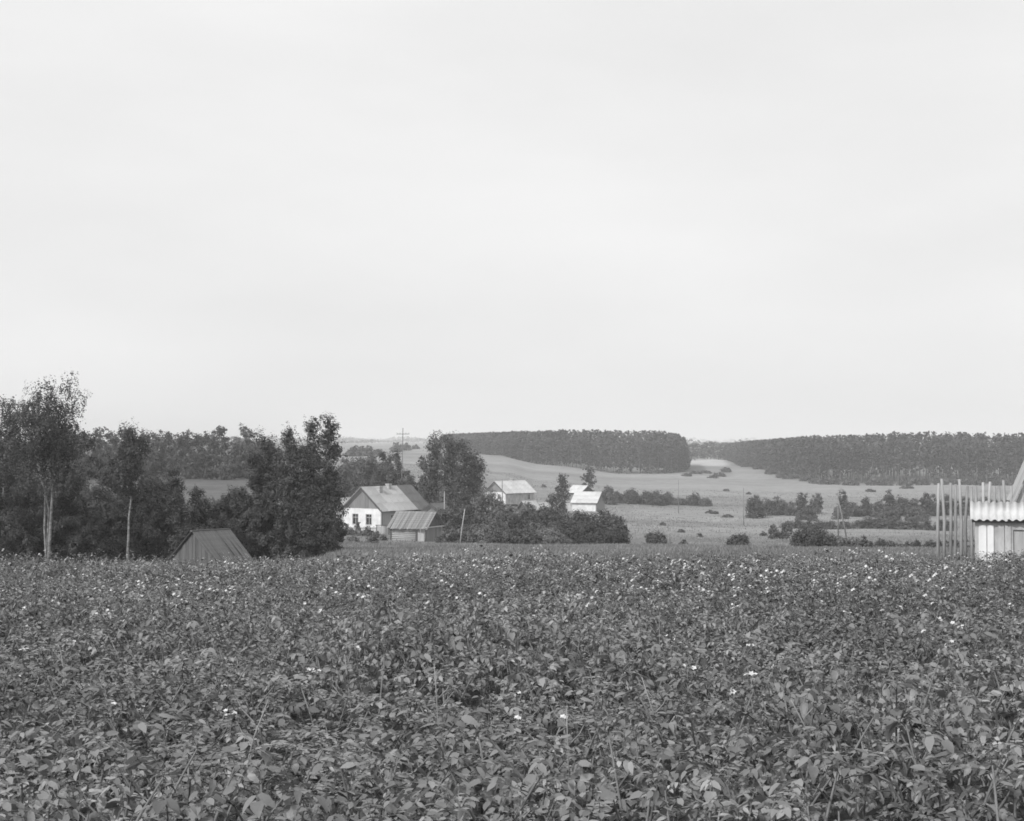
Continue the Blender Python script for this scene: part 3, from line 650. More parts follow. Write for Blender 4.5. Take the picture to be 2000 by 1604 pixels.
TH = [(-75, 90, 930, 60), (-15, 96, 880, 60), (45, 100, 868, 52), (118, 104, 850, 50), (178, 100, 868, 44), (70, 92, 945, 50), (140, 93, 920, 48), (200, 97, 895, 44), (232, 104, 862, 38), (275, 101, 880, 42), (215, 90, 960, 50), (290, 93, 918, 44), (330, 100, 900, 36), (0, 88, 975, 55), (110, 90, 985, 48), (180, 86, 1000, 44), (300, 86, 975, 48), (350, 92, 940, 44), (400, 96, 945, 44), (440, 93, 955, 42), (470, 100, 915, 38), (492, 90, 935, 40), (375, 86, 985, 45), (520, 86, 975, 42), (575, 84, 980, 42), (625, 85, 995, 36), (440, 84, 1000, 38), (652, 92, 1010, 22), (-60, 84, 1000, 55), (250, 89, 1010, 40), (45, 86, 1030, 34), (320, 96, 925, 40), (505, 96, 900, 34)]
rk = ranks(TH)
for i, (px, Y, top, hw) in enumerate(TH):
    mt_ = ['thicket_leaf', 'dark_leaf', 'thicket_leaf'][i % 3]
    bush('thicket_shrub', TONE[mt_] + ' shrub, ' + ORD[rk[i]] + ' from the left in the thicket behind the field', px, Y, top, hw, mt_, gB, ry=.8)
gC = 'tree line on the left hillside'
HT_L = [(-40, 285, 842, 24, 'dark_leaf'), (20, 280, 850, 24, 'shrub_leaf'), (140, 280, 846, 22, 'dark_leaf'), (165, 290, 850, 22, 'dark_leaf'), (196, 270, 837, 20, 'dark_leaf'), (222, 275, 846, 20, 'shrub_leaf'), (245, 285, 838, 18, 'birch_leaf'), (285, 285, 846, 20, 'dark_leaf'), (308, 280, 849, 20, 'shrub_leaf'), (330, 290, 848, 20, 'dark_leaf'), (352, 285, 851, 19, 'shrub_leaf'), (362, 300, 845, 17, 'dark_leaf'), (388, 290, 850, 20, 'dark_leaf'), (408, 300, 849, 18, 'shrub_leaf'), (462, 300, 856, 14, 'shrub_leaf'), (500, 280, 864, 18, 'dark_leaf'), (488, 300, 860, 14, 'dark_leaf'), (530, 270, 868, 18, 'shrub_leaf')]
rk = ranks(HT_L)
for i, (px, Y, top, hw, mt_) in enumerate(HT_L):
    tree('hillside_tree', TONE[mt_] + ' tree, ' + ORD[rk[i]] + ' from the left in the hillside tree line', px, Y, top, hw, mt_, 'bark', gC, cb=.08, nb=18, style='round', tubes=5)
tree('hillside_tree', 'dark round tree standing above the left hillside line', 432, 282, 836, 21, 'dark_leaf', 'bark', gC, cb=.08, nb=20, style='round', tubes=5)
tree('hillside_tree', 'paler airy round tree beside the dark round one on the hillside', 479, 292, 836, 21, 'pale_leaf', 'bark', gC, cb=.08, nb=20, style='round', dens=.8, tubes=5)
for k in range(16):
    px = 150 + k * 24 + RNG.uniform(-7, 7)
    bush('hillside_shrub', 'shrub, ' + ORD[k] + ' from the left under the hillside tree line', px, 262 + RNG.uniform(-6, 6), RNG.uniform(868, 884), RNG.uniform(15, 20), ['dark_leaf', 'thicket_leaf'][k % 2], 'shrubs under the hillside tree line', ry=.6)
gD = 'bushes behind the cottage'
GB_L = [(672, 250, 915, 36, 'shrub_leaf'), (700, 262, 900, 34, 'shrub_leaf'), (712, 330, 888, 26, 'dark_leaf'), (686, 330, 893, 26, 'dark_leaf'), (728, 240, 893, 34, 'shrub_leaf'), (748, 246, 880, 28, 'shrub_leaf'), (770, 250, 872, 22, 'birch_leaf'), (755, 225, 915, 34, 'dark_leaf'), (790, 232, 905, 26, 'shrub_leaf'), (808, 225, 918, 26, 'dark_leaf'), (676, 215, 938, 34, 'dark_leaf'), (715, 212, 932, 32, 'shrub_leaf'), (822, 215, 935, 28, 'dark_leaf'), (790, 214, 935, 26, 'shrub_leaf'), (742, 208, 936, 28, 'dark_leaf')]
rk = ranks(GB_L)
for i, (px, Y, top, hw, mt_) in enumerate(GB_L):
    bush('garden_bush', TONE[mt_] + ' bush, ' + ORD[rk[i]] + ' from the left in the gardens behind the cottage', px, Y, top, hw, mt_, gD)
for k, (px, Y, top, hw, mt_) in enumerate([(676, 172, 1024, 9, 'pale_leaf'), (686, 170, 1030, 10, 'pale_leaf'), (699, 174, 1016, 6, 'pale_leaf'), (703, 168, 1034, 11, 'pale_leaf'), (716, 173, 1020, 5, 'pale_leaf'), (722, 168, 1032, 10, 'pale_leaf'), (733, 166, 1036, 9, 'pale_leaf'), (748, 160, 1044, 9, 'pale_leaf'), (690, 150, 1046, 12, 'pale_leaf'), (728, 146, 1048, 12, 'shrub_leaf')]):
    bush('yard_bush', 'small ' + TONE[mt_] + ' bush, ' + ORD[k] + ' from the left in the yard before the cottage' if k < 8 else ('left' if k == 8 else 'right') + ' of two low bushes on the grass below the cottage yard', px, Y, top, hw, mt_, 'small growth in the cottage yard')
gE = 'birches right of the cottage'
tree('birch', 'leftmost birch of the grove right of the cottage, pale trunk', 846, 204, 848, 21, 'birch_leaf', cb=.15, nb=44, dens=1.3, sigma=.45, group=gE, style='poplar', r0=.13)
tree('birch', 'middle birch of the grove right of the cottage, pale trunk', 876, 200, 851, 24, 'birch_leaf', cb=.15, nb=44, dens=1.3, sigma=.45, group=gE, style='poplar', r0=.13)
tree('birch', 'right-hand birch of the grove right of the cottage', 906, 207, 863, 25, 'birch_leaf', cb=.1, nb=44, dens=1.15, sigma=.5, group=gE, style='round')
tree('birch', 'lowest birch on the right fringe of the grove', 928, 203, 882, 18, 'birch_leaf', cb=.1, nb=36, dens=1.1, sigma=.4, group=gE, style='round')
tree('birch', 'thin birch on the left fringe of the grove by the utility pole', 830, 210, 890, 15, 'birch_leaf', cb=.1, nb=24, group=gE, style='round')
gF = 'bushes below the hamlet'
HB_L = [(880, 185, 955, 34, 'shrub_leaf'), (915, 188, 962, 34, 'birch_leaf'), (950, 182, 962, 36, 'pale_leaf'), (985, 186, 978, 30, 'pale_leaf'), (872, 168, 995, 32, 'dark_leaf'), (915, 170, 990, 36, 'shrub_leaf'), (960, 170, 996, 36, 'pale_leaf'), (1000, 174, 996, 34, 'shrub_leaf'), (1035, 172, 1000, 30, 'dark_leaf'), (1062, 176, 985, 26, 'shrub_leaf'), (1068, 180, 970, 20, 'shrub_leaf'), (1100, 174, 998, 34, 'shrub_leaf'), (1135, 170, 1002, 34, 'dark_leaf'), (1170, 166, 1002, 34, 'dark_leaf'), (1200, 164, 1004, 27, 'dark_leaf'), (1052, 158, 1018, 26, 'pale_leaf'), (930, 152, 1026, 40, 'pale_leaf'), (985, 150, 1032, 40, 'shrub_leaf'), (1035, 150, 1034, 36, 'shrub_leaf'), (1080, 152, 1032, 30, 'pale_leaf'), (880, 150, 1035, 30, 'shrub_leaf'), (1120, 156, 1032, 28, 'dark_leaf'), (1160, 156, 1025, 34, 'dark_leaf'), (1205, 157, 1020, 24, 'dark_leaf'), (1085, 220, 965, 24, 'shrub_leaf'), (1035, 205, 985, 26, 'shrub_leaf'), (1090, 185, 985, 24, 'dark_leaf')]
rk = ranks(HB_L)
for i, (px, Y, top, hw, mt_) in enumerate(HB_L):
    bush('hamlet_bush', TONE[mt_] + ' bush, ' + ORD[rk[i]] + ' from the left in the scrub below the far cottages', px, Y, top, hw, mt_, gF)
tree('garden_tree', 'cone-shaped small tree between the far cottage and the low house', 1098, 285, 929, 15, 'birch_leaf', 'bark', cb=.05, nb=24, style='round', tubes=5)
tree('meadow_tree', 'lone round tree on a bare stem above the barn roof', 1150, 385, 916, 13, 'dark_leaf', 'bark', cb=.25, nb=20, style='round', tubes=5)
bush('field_bush', 'big dark round bush on the grass slope before the braced pole', 1586, 120, 1028, 44, 'dark_leaf', dens=1.5, full=2.4)
bush('field_bush', 'small dark bush on the slope left of the big round one', 1443, 142, 1045, 22, 'dark_leaf', dens=1.3, full=2.)
bush('field_bush', 'flat grey bush at the foot of the slope right of the hamlet scrub', 1282, 160, 1036, 24, 'shrub_leaf')
gG = 'bush row along the brook'
BB_L = [(1185, 372, 953, 18, 'brook_leaf'), (1206, 380, 960, 14, 'brook_leaf'), (1232, 378, 956, 16, 'dark_leaf'), (1258, 380, 960, 18, 'brook_leaf'), (1282, 378, 960, 17, 'dark_leaf'), (1304, 382, 962, 17, 'brook_leaf'), (1330, 378, 972, 14, 'brook_leaf'), (1354, 376, 965, 15, 'dark_leaf'), (1378, 372, 974, 14, 'brook_leaf')]
rk = ranks(BB_L)
for i, (px, Y, top, hw, mt_) in enumerate(BB_L):
    bush('brook_bush', TONE[mt_] + ' bush, ' + ORD[rk[i]] + ' from the left in the brookside row nearer the hamlet', px, Y, top, hw, mt_, gG, leaf=.34, full=1.8, dens=1.2)
BR_L = [(1474, 318, 970, 19, 'dark_leaf'), (1500, 328, 976, 16, 'brook_leaf'), (1524, 326, 973, 18, 'brook_leaf'), (1546, 325, 982, 14, 'brook_leaf'), (1567, 332, 962, 13, 'dark_leaf'), (1592, 332, 963, 14, 'brook_leaf'), (1644, 330, 959, 13, 'dark_leaf'), (1666, 326, 980, 18, 'brook_leaf'), (1690, 330, 972, 14, 'dark_leaf'), (1716, 326, 976, 14, 'brook_leaf'), (1738, 328, 961, 15, 'dark_leaf'), (1762, 326, 970, 16, 'brook_leaf'), (1782, 324, 976, 15, 'dark_leaf'), (1808, 328, 964, 14, 'dark_leaf'), (1822, 325, 962, 14, 'brook_leaf'), (1850, 326, 968, 18, 'dark_leaf'), (1885, 326, 972, 20, 'brook_leaf'), (1925, 326, 972, 20, 'dark_leaf'), (1740, 308, 990, 20, 'brook_leaf'), (1790, 306, 994, 24, 'brook_leaf'), (1640, 312, 990, 16, 'brook_leaf'), (1575, 308, 993, 18, 'brook_leaf')]
rk = ranks(BR_L)
for i, (px, Y, top, hw, mt_) in enumerate(BR_L):
    bush('brook_bush', TONE[mt_] + ' bush, ' + ORD[rk[i]] + ' from the left in the right-hand brookside row', px, Y, top, hw, mt_, gG, leaf=.32, full=1.8, dens=1.2)
gH = 'low scrub along the ditch'
for k in range(15):
    px = 1535 + k * 23 + RNG.uniform(-6, 6)
    bush('ditch_scrub', 'low scrub, ' + ORD[k] + ' from the left along the meadow ditch', px, 258 - k * .3, RNG.uniform(1014, 1020) - (7 if k in (7, 8) else 0), RNG.uniform(13, 18), ['brook_leaf', 'shrub_leaf'][k % 2], gH, leaf=.26, ry=.5)
gI = 'low scrub at the foot of the field'
for k, (px, Y, top, hw) in enumerate([(1512, 200, 1024, 12), (1536, 200, 1018, 12), (1622, 128, 1049, 22), (1645, 125, 1049, 26), (1675, 122, 1051, 24), (1715, 108, 1056, 26), (1748, 107, 1057, 28), (1785, 105, 1058, 28), (1822, 103, 1057, 26), (1860, 102, 1059, 26), (1900, 99, 1064, 26)]):
    bush('slope_scrub', 'low scrub, ' + ORD[k] + ' from the left at the foot of the potato field', px, Y, top, hw, ('shrub_leaf', 'shrub_leaf', 'pale_leaf', 'pale_leaf', 'shrub_leaf', 'dark_leaf', 'shrub_leaf', 'dark_leaf', 'dark_leaf', 'shrub_leaf', 'dark_leaf')[k % 11], gI, ry=.6)
gJ = 'tiny bushes dotted over the meadow'
for k, (px, Y, hpx, hw) in enumerate([(1462, 470, 5, 5), (1515, 425, 5, 6), (1418, 480, 4, 7), (1226, 420, 6, 4), (1390, 330, 6, 14), (1420, 318, 5, 12), (1294, 262, 6, 6), (1366, 210, 6, 7), (1330, 232, 6, 8), (1490, 220, 7, 10), (1335, 165, 8, 10), (1708, 272, 9, 9), (1725, 268, 14, 9), (1585, 300, 6, 10), (1062, 440, 6, 5), (1700, 480, 5, 12), (1770, 500, 5, 14)]):
    l = on_ground(px, Y); base = HOR + F * (EYE - l.z) / Y
    bush('meadow_bush', 'tiny bush dotted on the open meadow', px, Y, base - hpx, hw, ['brook_leaf', 'shrub_leaf'][k % 2], gJ, leaf=.3)
# lone groves far off on the left plain
for (px, Y, top, hw, lab) in [(692, 620, 874, 16, 'grey rounded far grove left of the utility pole'), (716, 610, 872, 18, 'taller part of the grey far grove left of the utility pole'), (738, 600, 878, 14, 'right end of the grey far grove left of the utility pole'), (775, 800, 865, 12, 'small dark copse on the far field behind the pole'), (792, 810, 867, 12, 'second small dark copse right of the pole on the far field'), (812, 830, 869, 8, 'bushy dot on the far field right of the copses')]:
    bush('far_grove', lab, px, Y, top, hw, 'far_leaf', 'far groves on the plain', 'grove', leaf=1.2)

# ------------------------------------------------------------------ forests: front trees one by one, the depth as a mass
pines = []
for k in range(7):
    pines.append(tree_meshes(15, 2.4, 900 + k, 230, .95, cb=(.40, .34, .22, .15, .06, .03, .03)[k], style='pine' if k < 3 else 'round', nb=20, r0=.17, sigma=.55, tubes=5))
for tm, cm in pines: tm.materials.append(M['pine_bark']); cm.materials.append(M['pine'])
def forest(edge, depth, label, group, stuff_name, stuff_label, top_row, spacing, seed, mix=(0, 7), right_close=False):
    rng = np.random.default_rng(seed); E = np.array(edge, float)
    ex = np.array([px_x(p_, y_) for p_, y_ in E]); ey = E[:, 1]
    seg = np.hypot(np.diff(ex), np.diff(ey)); cum = np.concatenate([[0], np.cumsum(seg)]); tot = cum[-1]
    def at(s): return np.interp(s, cum, ex), np.interp(s, cum, ey)
    def hgt(x, y, px):
        return max(6., row_z(np.interp(px, top_row[0], top_row[1]), y) - float(G(x, y)))
    nfront = 0
    for layer, back in ((0, 0.), (1, 4.5)):
        s = rng.uniform(0, spacing)
        while s < tot:
            x, y = at(s); s += spacing * rng.uniform(.7, 1.35)
            y += back + rng.uniform(-1.5, 1.5); px = CX + F * x / y
            v = int(rng.integers(*mix)); tm, cm = pines[v]
            h = hgt(x, y, px) * rng.uniform(.72, .97) * (.9 if layer == 0 else 1)
            t = thing('forest_tree', label, 'tree', (x, y, float(G(x, y)) - .1), rng.uniform(0, 6.28), group)
            t.scale = (rng.uniform(.85, 1.2), rng.uniform(.85, 1.2), h / 15)
            obj('trunk', tm, None, t); obj('crown', cm, None, t); nfront += 1
    P = []; TB = MB()
    n = int(tot * depth / 16)
    for k in range(n):
        s = rng.uniform(0, tot); x, y = at(s); b = 9 + rng.uniform(0, 1) ** 1.2 * depth; x *= (1 + b / y); y += b; px = CX + F * x / y
        if right_close and px > right_close: continue
        h = hgt(x, y, px) * rng.uniform(.90, 1.03); z = float(G(x, y)); m_ = 26 + int(30 * (b < 40)); tz = rng.uniform(.12 if right_close else .26, 1, m_)
        r = 2.7 * (1.04 - tz) ** .7; az = rng.uniform(0, 6.28, m_)
        P.append(np.stack([x + r * np.cos(az), y + r * np.sin(az), z + h * tz], 1))
        if b < (12 if right_close else 45): TB.tube([(x, y, z - .2), (x, y, z + h * .6)], [.16, .1], 4, False)
    V, Q = leaf_quads(np.concatenate(P), 1.35, rng)
    tv = np.array(TB.v); tq = np.array([f for f in TB.f]) + len(V)
    me = tri_mesh(stuff_name, np.concatenate([V, tv]), np.concatenate([Q, tq]))
    me.materials.append(M['pine']); me.materials.append(M['pine_bark'])
    mi = np.zeros(len(Q) + len(tq), np.int32); mi[len(Q):] = 1; me.polygons.foreach_set('material_index', mi)
    tag(obj(stuff_name, me), stuff_label, 'forest', None, 'stuff'); return nfront
forest([(862, 850), (905, 780), (945, 730), (990, 680), (1040, 640), (1100, 622), (1180, 618), (1260, 622), (1310, 632), (1334, 650), (1339, 690)], 110, 'tree in the front edge of the left-hand forest', 'front trees of the left forest', 'forest_depth', 'close-packed woodland behind the front trees of the left forest',
       ([800, 870, 900, 1000, 1120, 1230, 1290, 1325, 1340], [858, 850, 848, 844, 841, 842, 844, 849, 860]), 4.2, 21, (3, 7), 1336)
forest([(1418, 860), (1440, 780), (1480, 690), (1530, 615), (1600, 570), (1700, 562), (1830, 556), (1960, 548), (2120, 540)], 110, 'tall pine in the front edge of the right-hand forest', 'front pines of the right forest', 'forest_depth', 'close-packed pines behind the front edge of the right forest',
       ([1400, 1430, 1460, 1500, 1580, 1680, 1800, 1900, 2000, 2120], [872, 867, 863, 860, 854, 849, 845, 847, 848, 848]), 4.2, 22, (0, 6))
# undergrowth at the forest foot, right and in the gap
rng = np.random.default_rng(31)
for k in range(26):
    px = 1455 + k * 22 + rng.uniform(-8, 8); Y = float(np.interp(px, [1440, 1480, 1530, 1600, 1700, 2000], [760, 675, 602, 556, 548, 536])) - rng.uniform(0, 8)
    l = on_ground(px, Y); base = HOR + F * (EYE - l.z) / Y
    bush('forest_shrub', 'undergrowth shrub, ' + ORD[k] + ' from the left at the right-hand forest\'s foot', px, Y, base - rng.uniform(7, 16), rng.uniform(9, 15), 'shrub_leaf', 'undergrowth at the forest foot', leaf=.75, ry=.6)
for k in range(7):
    px = 1330 + k * 15 + rng.uniform(-4, 4); Y = 590 + rng.uniform(-25, 60)
    l = on_ground(px, Y); base = HOR + F * (EYE - l.z) / Y
    bush('gap_shrub', 'shrub, ' + ORD[k] + ' from the left in the scrub below the forest gap', px, Y, base - rng.uniform(5, 10), rng.uniform(9, 16), 'shrub_leaf', 'scrub in the forest gap', leaf=.75, ry=.6)
for k in range(16):
    px = 1330 + k * 6.5 + rng.uniform(-2, 2); Y = 870 + rng.uniform(-20, 20); l = on_ground(px, Y); t_ = 866 + 2.5 * math.sin(k * 1.3) - (4 if k in (9, 10) else 0)
    tm, cm = pines[3 + k % 4]; h = row_z(t_, Y) - l.z
    t = thing('gap_tree', 'far tree, ' + ORD[k] + ' from the left in the gap between the forests', 'tree', l, rng.uniform(0, 6), 'far trees in the forest gap'); t.scale = (1.7, 1.7, h / 15)
    obj('trunk', tm, None, t); obj('crown', cm, None, t)
# far woods along the horizon (one hazy mass)
P = []
for (p0, p1, Y, hh, nn) in [(-400, 560, 1500, 5, 900), (560, 900, 2600, 7, 700), (640, 860, 3600, 12, 700), (660, 740, 2000, 5, 160), (-600, 2600, 5200, 14, 2600), (1300, 1460, 1700, 7, 240)]:
    px = rng.uniform(p0, p1, nn); Y_ = Y + rng.normal(0, Y * .015, nn); x = (px - CX) / F * Y_
    z = G(x, Y_) + hh * rng.uniform(.05, 1, nn) * (.65 + .35 * np.sin(px * .05 + Y)) ; P.append((np.stack([x, Y_, z], 1), Y * .0016))
Vs, Qs, b0 = [], [], 0
for C, sz in P:
    V, Q = leaf_quads(C, sz * 1.4, rng); Vs.append(V); Qs.append(Q + b0); b0 += len(V)
tag(obj('far_woods', tri_mesh('far_woods', np.concatenate(Vs), np.concatenate(Qs)), 'far_leaf'), 'hazy line of distant woods along the horizon', 'woods', None, 'stuff')

# ------------------------------------------------------------------ grass
def blades(C, h, w, nb, rng, spread):
    """nb bent blades per tuft; one triangle pair each"""
    n = len(C) * nb; B = np.repeat(C, nb, 0) + np.concatenate([rng.normal(0, 1, (n, 2)) * np.repeat(spread, nb)[:, None], np.zeros((n, 1))], 1)
    az = rng.uniform(0, 6.283, n); ln = rng.uniform(.1, .6, n); H = np.repeat(h, nb) * rng.uniform(.6, 1.25, n); W = np.repeat(w, nb)
    d = np.stack([np.cos(az), np.sin(az), 0 * az], 1); s = np.stack([-np.sin(az), np.cos(az), 0 * az], 1) * W[:, None]
    mid = B + d * (H * ln * .35)[:, None] + np.array([0, 0, 1.]) * (H * .6)[:, None]; tip = B + d * (H * ln)[:, None] + np.array([0, 0, 1.]) * H[:, None]
    V = np.stack([B - s, B + s, mid + s * .7, tip], 1).reshape(-1, 3); b = np.arange(n)[:, None] * 4
    V[:, 2] -= .02
    return V, (b + np.array([[0, 1, 2, 3]]))
rng = np.random.default_rng(41)
M['grass'] = mat_leaf('grass_blade', .21, .35, .12, .25, .25, .7, .15)
M['meadow_grass'] = mat_leaf('meadow_grass', .225, .18, .05, .25, .2, .8, .1)
n = 26000; u = rng.uniform(0, 1, n); Y = 33 + (150 - 33) * u ** .7; px = rng.uniform(560, 2150, n); x = (px - CX) / F * Y
k = (Y > field_edge(x) - .3); Y, x = Y[k], x[k]
C = np.stack([x, Y, G(x, Y)], 1); hh = (.12 + .14 * rng.random(len(x))) * np.clip(Y / 75, .5, 1) + .06 * (np.sin(x * .3) * np.sin(Y * .21) > .3)
V, Q = blades(C, hh, .004 + Y * .00022, 7, rng, .10 + Y * .0012)
tag(obj('rough_grass', tri_mesh('rough_grass', V, Q), 'grass'), 'rough grass on the slope below the potato field', 'grass', None, 'stuff')
n = 30000; u = rng.uniform(0, 1, n); Y = 150 + 330 * u; px = rng.uniform(640, 2150, n); x = (px - CX) / F * Y
keep = rng.random(n) < .35 + .65 * (np.sin(x * .05 + 2) * np.sin(Y * .06) > -.1); x, Y = x[keep], Y[keep]
C = np.stack([x, Y, G(x, Y)], 1)
V, Q = blades(C, .10 + .14 * rng.random(len(x)), .03 + Y * .00020, 3, rng, .2 + Y * .0012)
tag(obj('meadow_grass', tri_mesh('meadow_grass', V, Q), 'meadow_grass'), 'tussocky grass covering the valley meadow', 'grass', None, 'stuff')
# weeds standing at the far left edge of the field
n = 1500; x = rng.uniform(-14.5, -4.5, n); Y = field_edge(x) + rng.uniform(-2.5, 2.5, n); C = np.stack([x, Y, G(x, Y)], 1)
V, Q = blades(C, rng.uniform(.22, .55, n) * (.75 + .25 * np.sin(x * 2.1)), np.full(n, .006), 7, rng, np.full(n, .12))
tag(obj('weeds', tri_mesh('weeds', V, Q), 'grass'), 'tall weeds along the far left edge of the potato field', 'weeds', None, 'stuff')

# ------------------------------------------------------------------ potato plants
def leaflet(L, W, fold, curl, res):
    """ovate leaflet from the origin along +x, folded on the midrib and curling down"""
    ts = [0, .18, .5, .8, 1] if res == 2 else ([0, .42, 1] if res == 1 else None)
    ws = [0, .74, 1., .6, 0] if res == 2 else [0, 1., 0]
    c = [(L * t_, 0, -curl * L * t_ * t_) for t_ in ts]; V = list(c); T = []; n = len(ts)
    for s in (-1, 1):
        b = len(V)
        for k in range(1, n - 1): V.append((L * ts[k] - .04 * L, s * W * ws[k] * .5, c[k][2] + fold * W * ws[k] * .5 - .10 * W * (ws[k] == 1.)))
        for k in range(n - 1):
            l0, l1 = (None if k == 0 else b + k - 1), (None if k == n - 2 else b + k)
            f = [(k, k + 1, l1)] if l0 is None else ([(k, k + 1, l0)] if l1 is None else [(k, k + 1, l1), (k, l1, l0)])
            T += [q if s == 1 else q[::-1] for q in f]
    return np.array(V), T
def rotm(az, el, roll=0.):
    return np.array(Matrix.Rotation(az, 3, 'Z') @ Matrix.Rotation(-el, 3, 'Y') @ Matrix.Rotation(roll, 3, 'X'))
def compound_leaf(seed, res, size=1.):
    r = np.random.default_rng(seed); V, T = [], []; L = size * r.uniform(.14, .22); el0 = r.uniform(.35, .75); bend = r.uniform(.8, 1.5); n = 7
    P = [np.zeros(3)]; D = []
    for i in range(n):
        e = el0 - bend * (i / (n - 1)) ** 1.2; d = np.array([math.cos(e), 0, math.sin(e)]); D.append(d); P.append(P[-1] + d * L / n)
    b = 0
    def put(pos, Rm, Ls, Ws):
        nonlocal b
        v, t_ = leaflet(Ls, Ws, r.uniform(.15, .75), r.uniform(.05, .7), res); V.append(v @ Rm.T + pos); T.extend([tuple(i + b for i in q) for q in t_]); b += len(v)
    e_t = math.asin(D[-1][2]); put(P[-1], rotm(r.normal(0, .15), e_t - .1, r.normal(0, .2)), size * r.uniform(.052, .070), size * r.uniform(.032, .044))
    for k, q in enumerate([.42, .64, .84]):
        i = int(q * n); e = math.asin(D[min(i, n - 1)][2]); sz = size * (.034 + .018 * q) * r.uniform(.8, 1.2)
        for s in (-1, 1):
            put(P[i], rotm(s * r.uniform(.8, 1.25), e * .5 - r.uniform(-.05, .45), s * r.uniform(-.1, .4)), sz, sz * r.uniform(.48, .66))
    if res == 2:
        w = .0022 * size
        for i in range(n):
            for a in range(2):
                o1 = np.array([0, w, 0]) if a == 0 else np.array([0, -w, -.0]); o2 = np.array([0, -w, 0]) if a == 0 else np.array([0, 0, -2 * w])
                V.append(np.array([P[i] + o1, P[i] + o2, P[i + 1] + o2, P[i + 1] + o1])); T += [(b, b + 1, b + 2), (b, b + 2, b + 3)]; b += 4
    return np.concatenate(V), np.array(T)
NV = 12
LEAF = {2: [compound_leaf(300 + k, 2, .86) for k in range(NV)], 1: [compound_leaf(300 + k, 1, .86) for k in range(NV)]}
LEAFM = [tri_mesh('leaf', v, t_, True) for v, t_ in LEAF[2]]
for q in LEAFM: q.materials.append(M['potato'])
def low_leaf(v_t, keep):   # the far plants keep fewer leaflets of four triangles each
    v, t_ = v_t; return v[:6 * 0 + 5 * keep], t_[:4 * keep]
FL_R = .017
def one_flower(scale=1.):
    R = FL_R * scale
    v = [(0, 0, -.003)] + [((R if k % 2 == 0 else R * .62) * math.cos(k * math.pi / 5), (R if k % 2 == 0 else R * .62) * math.sin(k * math.pi / 5), .004) for k in range(10)]
    return np.array(v), np.array([(0, 1 + k, 1 + (k + 1) % 10) for k in range(10)])
def flower_spots(r):
    return [(np.array([r.normal(0, .018), r.normal(0, .018), r.normal(0, .010)]), rotm(r.uniform(0, 6.3), r.uniform(-.9, .9), r.uniform(-.9, .9)), r.uniform(.75, 1.1)) for f in range(int(r.integers(4, 8)))]
def flower_geo(r):
    V, T, b = [], [], 0; v, t_ = one_flower(1.15)
    for c, Rm, sc in flower_spots(r): V.append(v * sc @ Rm.T + c); T.append(t_ + b); b += len(v)
    return np.concatenate(V), np.concatenate(T)
FLOW = [flower_geo(np.random.default_rng(700 + k)) for k in range(5)]
FLOWERM = tri_mesh('flower', *one_flower()); FLOWERM.materials.append(M['petal'])
FSPOT = [flower_spots(np.random.default_rng(700 + k)) for k in range(5)]; FSTALK = []
for fs_ in FSPOT:
    mb = MB(); mb.tube([(0, 0, -.12), (.004, 0, -.05), (0, 0, -.03)], [.003, .0025, .002], 4, False)
    for c, Rm, sc in fs_: mb.tube([(0, 0, -.032), tuple(c)], [.0014, .001], 3, False)
    q = mb.mesh('flower_cluster'); q.materials.append(M['potato_stem']); FSTALK.append(q)
def plant_layout(r, hs, nl):
    """stems from the hill, leaves along them; returns stem polylines, leaf placements, stem tips"""
    stems, leaves = [], []; ns = int(r.integers(4, 7)); a0 = r.uniform(0, 6.28)
    for s in range(ns):
        az = a0 + s * 6.283 / ns + r.uniform(-.4, .4); lean = r.uniform(.1, .65); L = hs * r.uniform(.75, 1.1); p = np.array([math.cos(az) * .04, math.sin(az) * .04, -.03]); pts = [p]
        for i in range(5):
            l = lean * (1 + .12 * i); d = np.array([math.cos(az) * math.sin(l), math.sin(az) * math.sin(l), math.cos(l)]); p = p + d * L / 5; pts.append(p)
        stems.append(pts); k = max(2, int(round(nl / ns)))
        for i in range(k):
            q = .28 + .72 * (i + r.uniform(.2, .9)) / k; fi = min(q * 5, 4.99); pos = pts[int(fi)] + (pts[int(fi) + 1] - pts[int(fi)]) * (fi - int(fi))
            leaves.append((pos, az + i * 2.4 + r.uniform(-.5, .5), r.uniform(-.45, .5) + .3 * (q > .85), r.normal(0, .4), r.uniform(.55, 1.3), int(r.integers(NV))))
    for s_ in stems:          # young upright leaves at each shoot tip
        for i in range(3): leaves.append((s_[-1], r.uniform(0, 6.28), r.uniform(.35, .95), r.normal(0, .4), r.uniform(.42, .68), int(r.integers(NV))))
    return stems, leaves, [s[-1] for s in stems]
rp = np.random.default_rng(77)
spots = []
ROW = math.radians(9)          # ridges run almost across the view
for i_ in range(-10, 80):
    for j_ in range(-90, 90):
        a_, b_ = j_ * .31 + rp.uniform(-.10, .10), i_ * .60 + rp.uniform(-.10, .10)
        X, Yq = a_ * math.cos(ROW) - b_ * math.sin(ROW), a_ * math.sin(ROW) + b_ * math.cos(ROW)
        hollow = math.sin(1.9 * X + 1.1 * math.sin(.8 * Yq)) * math.sin(1.5 * Yq + .6 * X) + .5 * math.sin(.7 * X - .9 * Yq)
        if hollow > .88 and rp.random() < .8: continue
        if 2.9 < Yq < field_edge(X) and abs(X) < .40 * Yq + 2.2: spots.append((X, Yq))
spots = [s for s in spots if rp.random() > .05]
def hmap(x, y): return 1 + .27 * math.sin(x * 1.1 + 1.3 * math.sin(y * .5)) * math.cos(y * .83 + .4) + .12 * math.sin(x * .37 + y * .61)
def seen(x, y): px = CX + F * x / y; return -25 < px < 2025 and y > 3.35
vis = sorted([s for s in spots if seen(*s)], key=lambda s: s[1])
front = vis[:300]; fs = set(front); rest = [s for s in spots if s not in fs]
YF = front[-1][1]
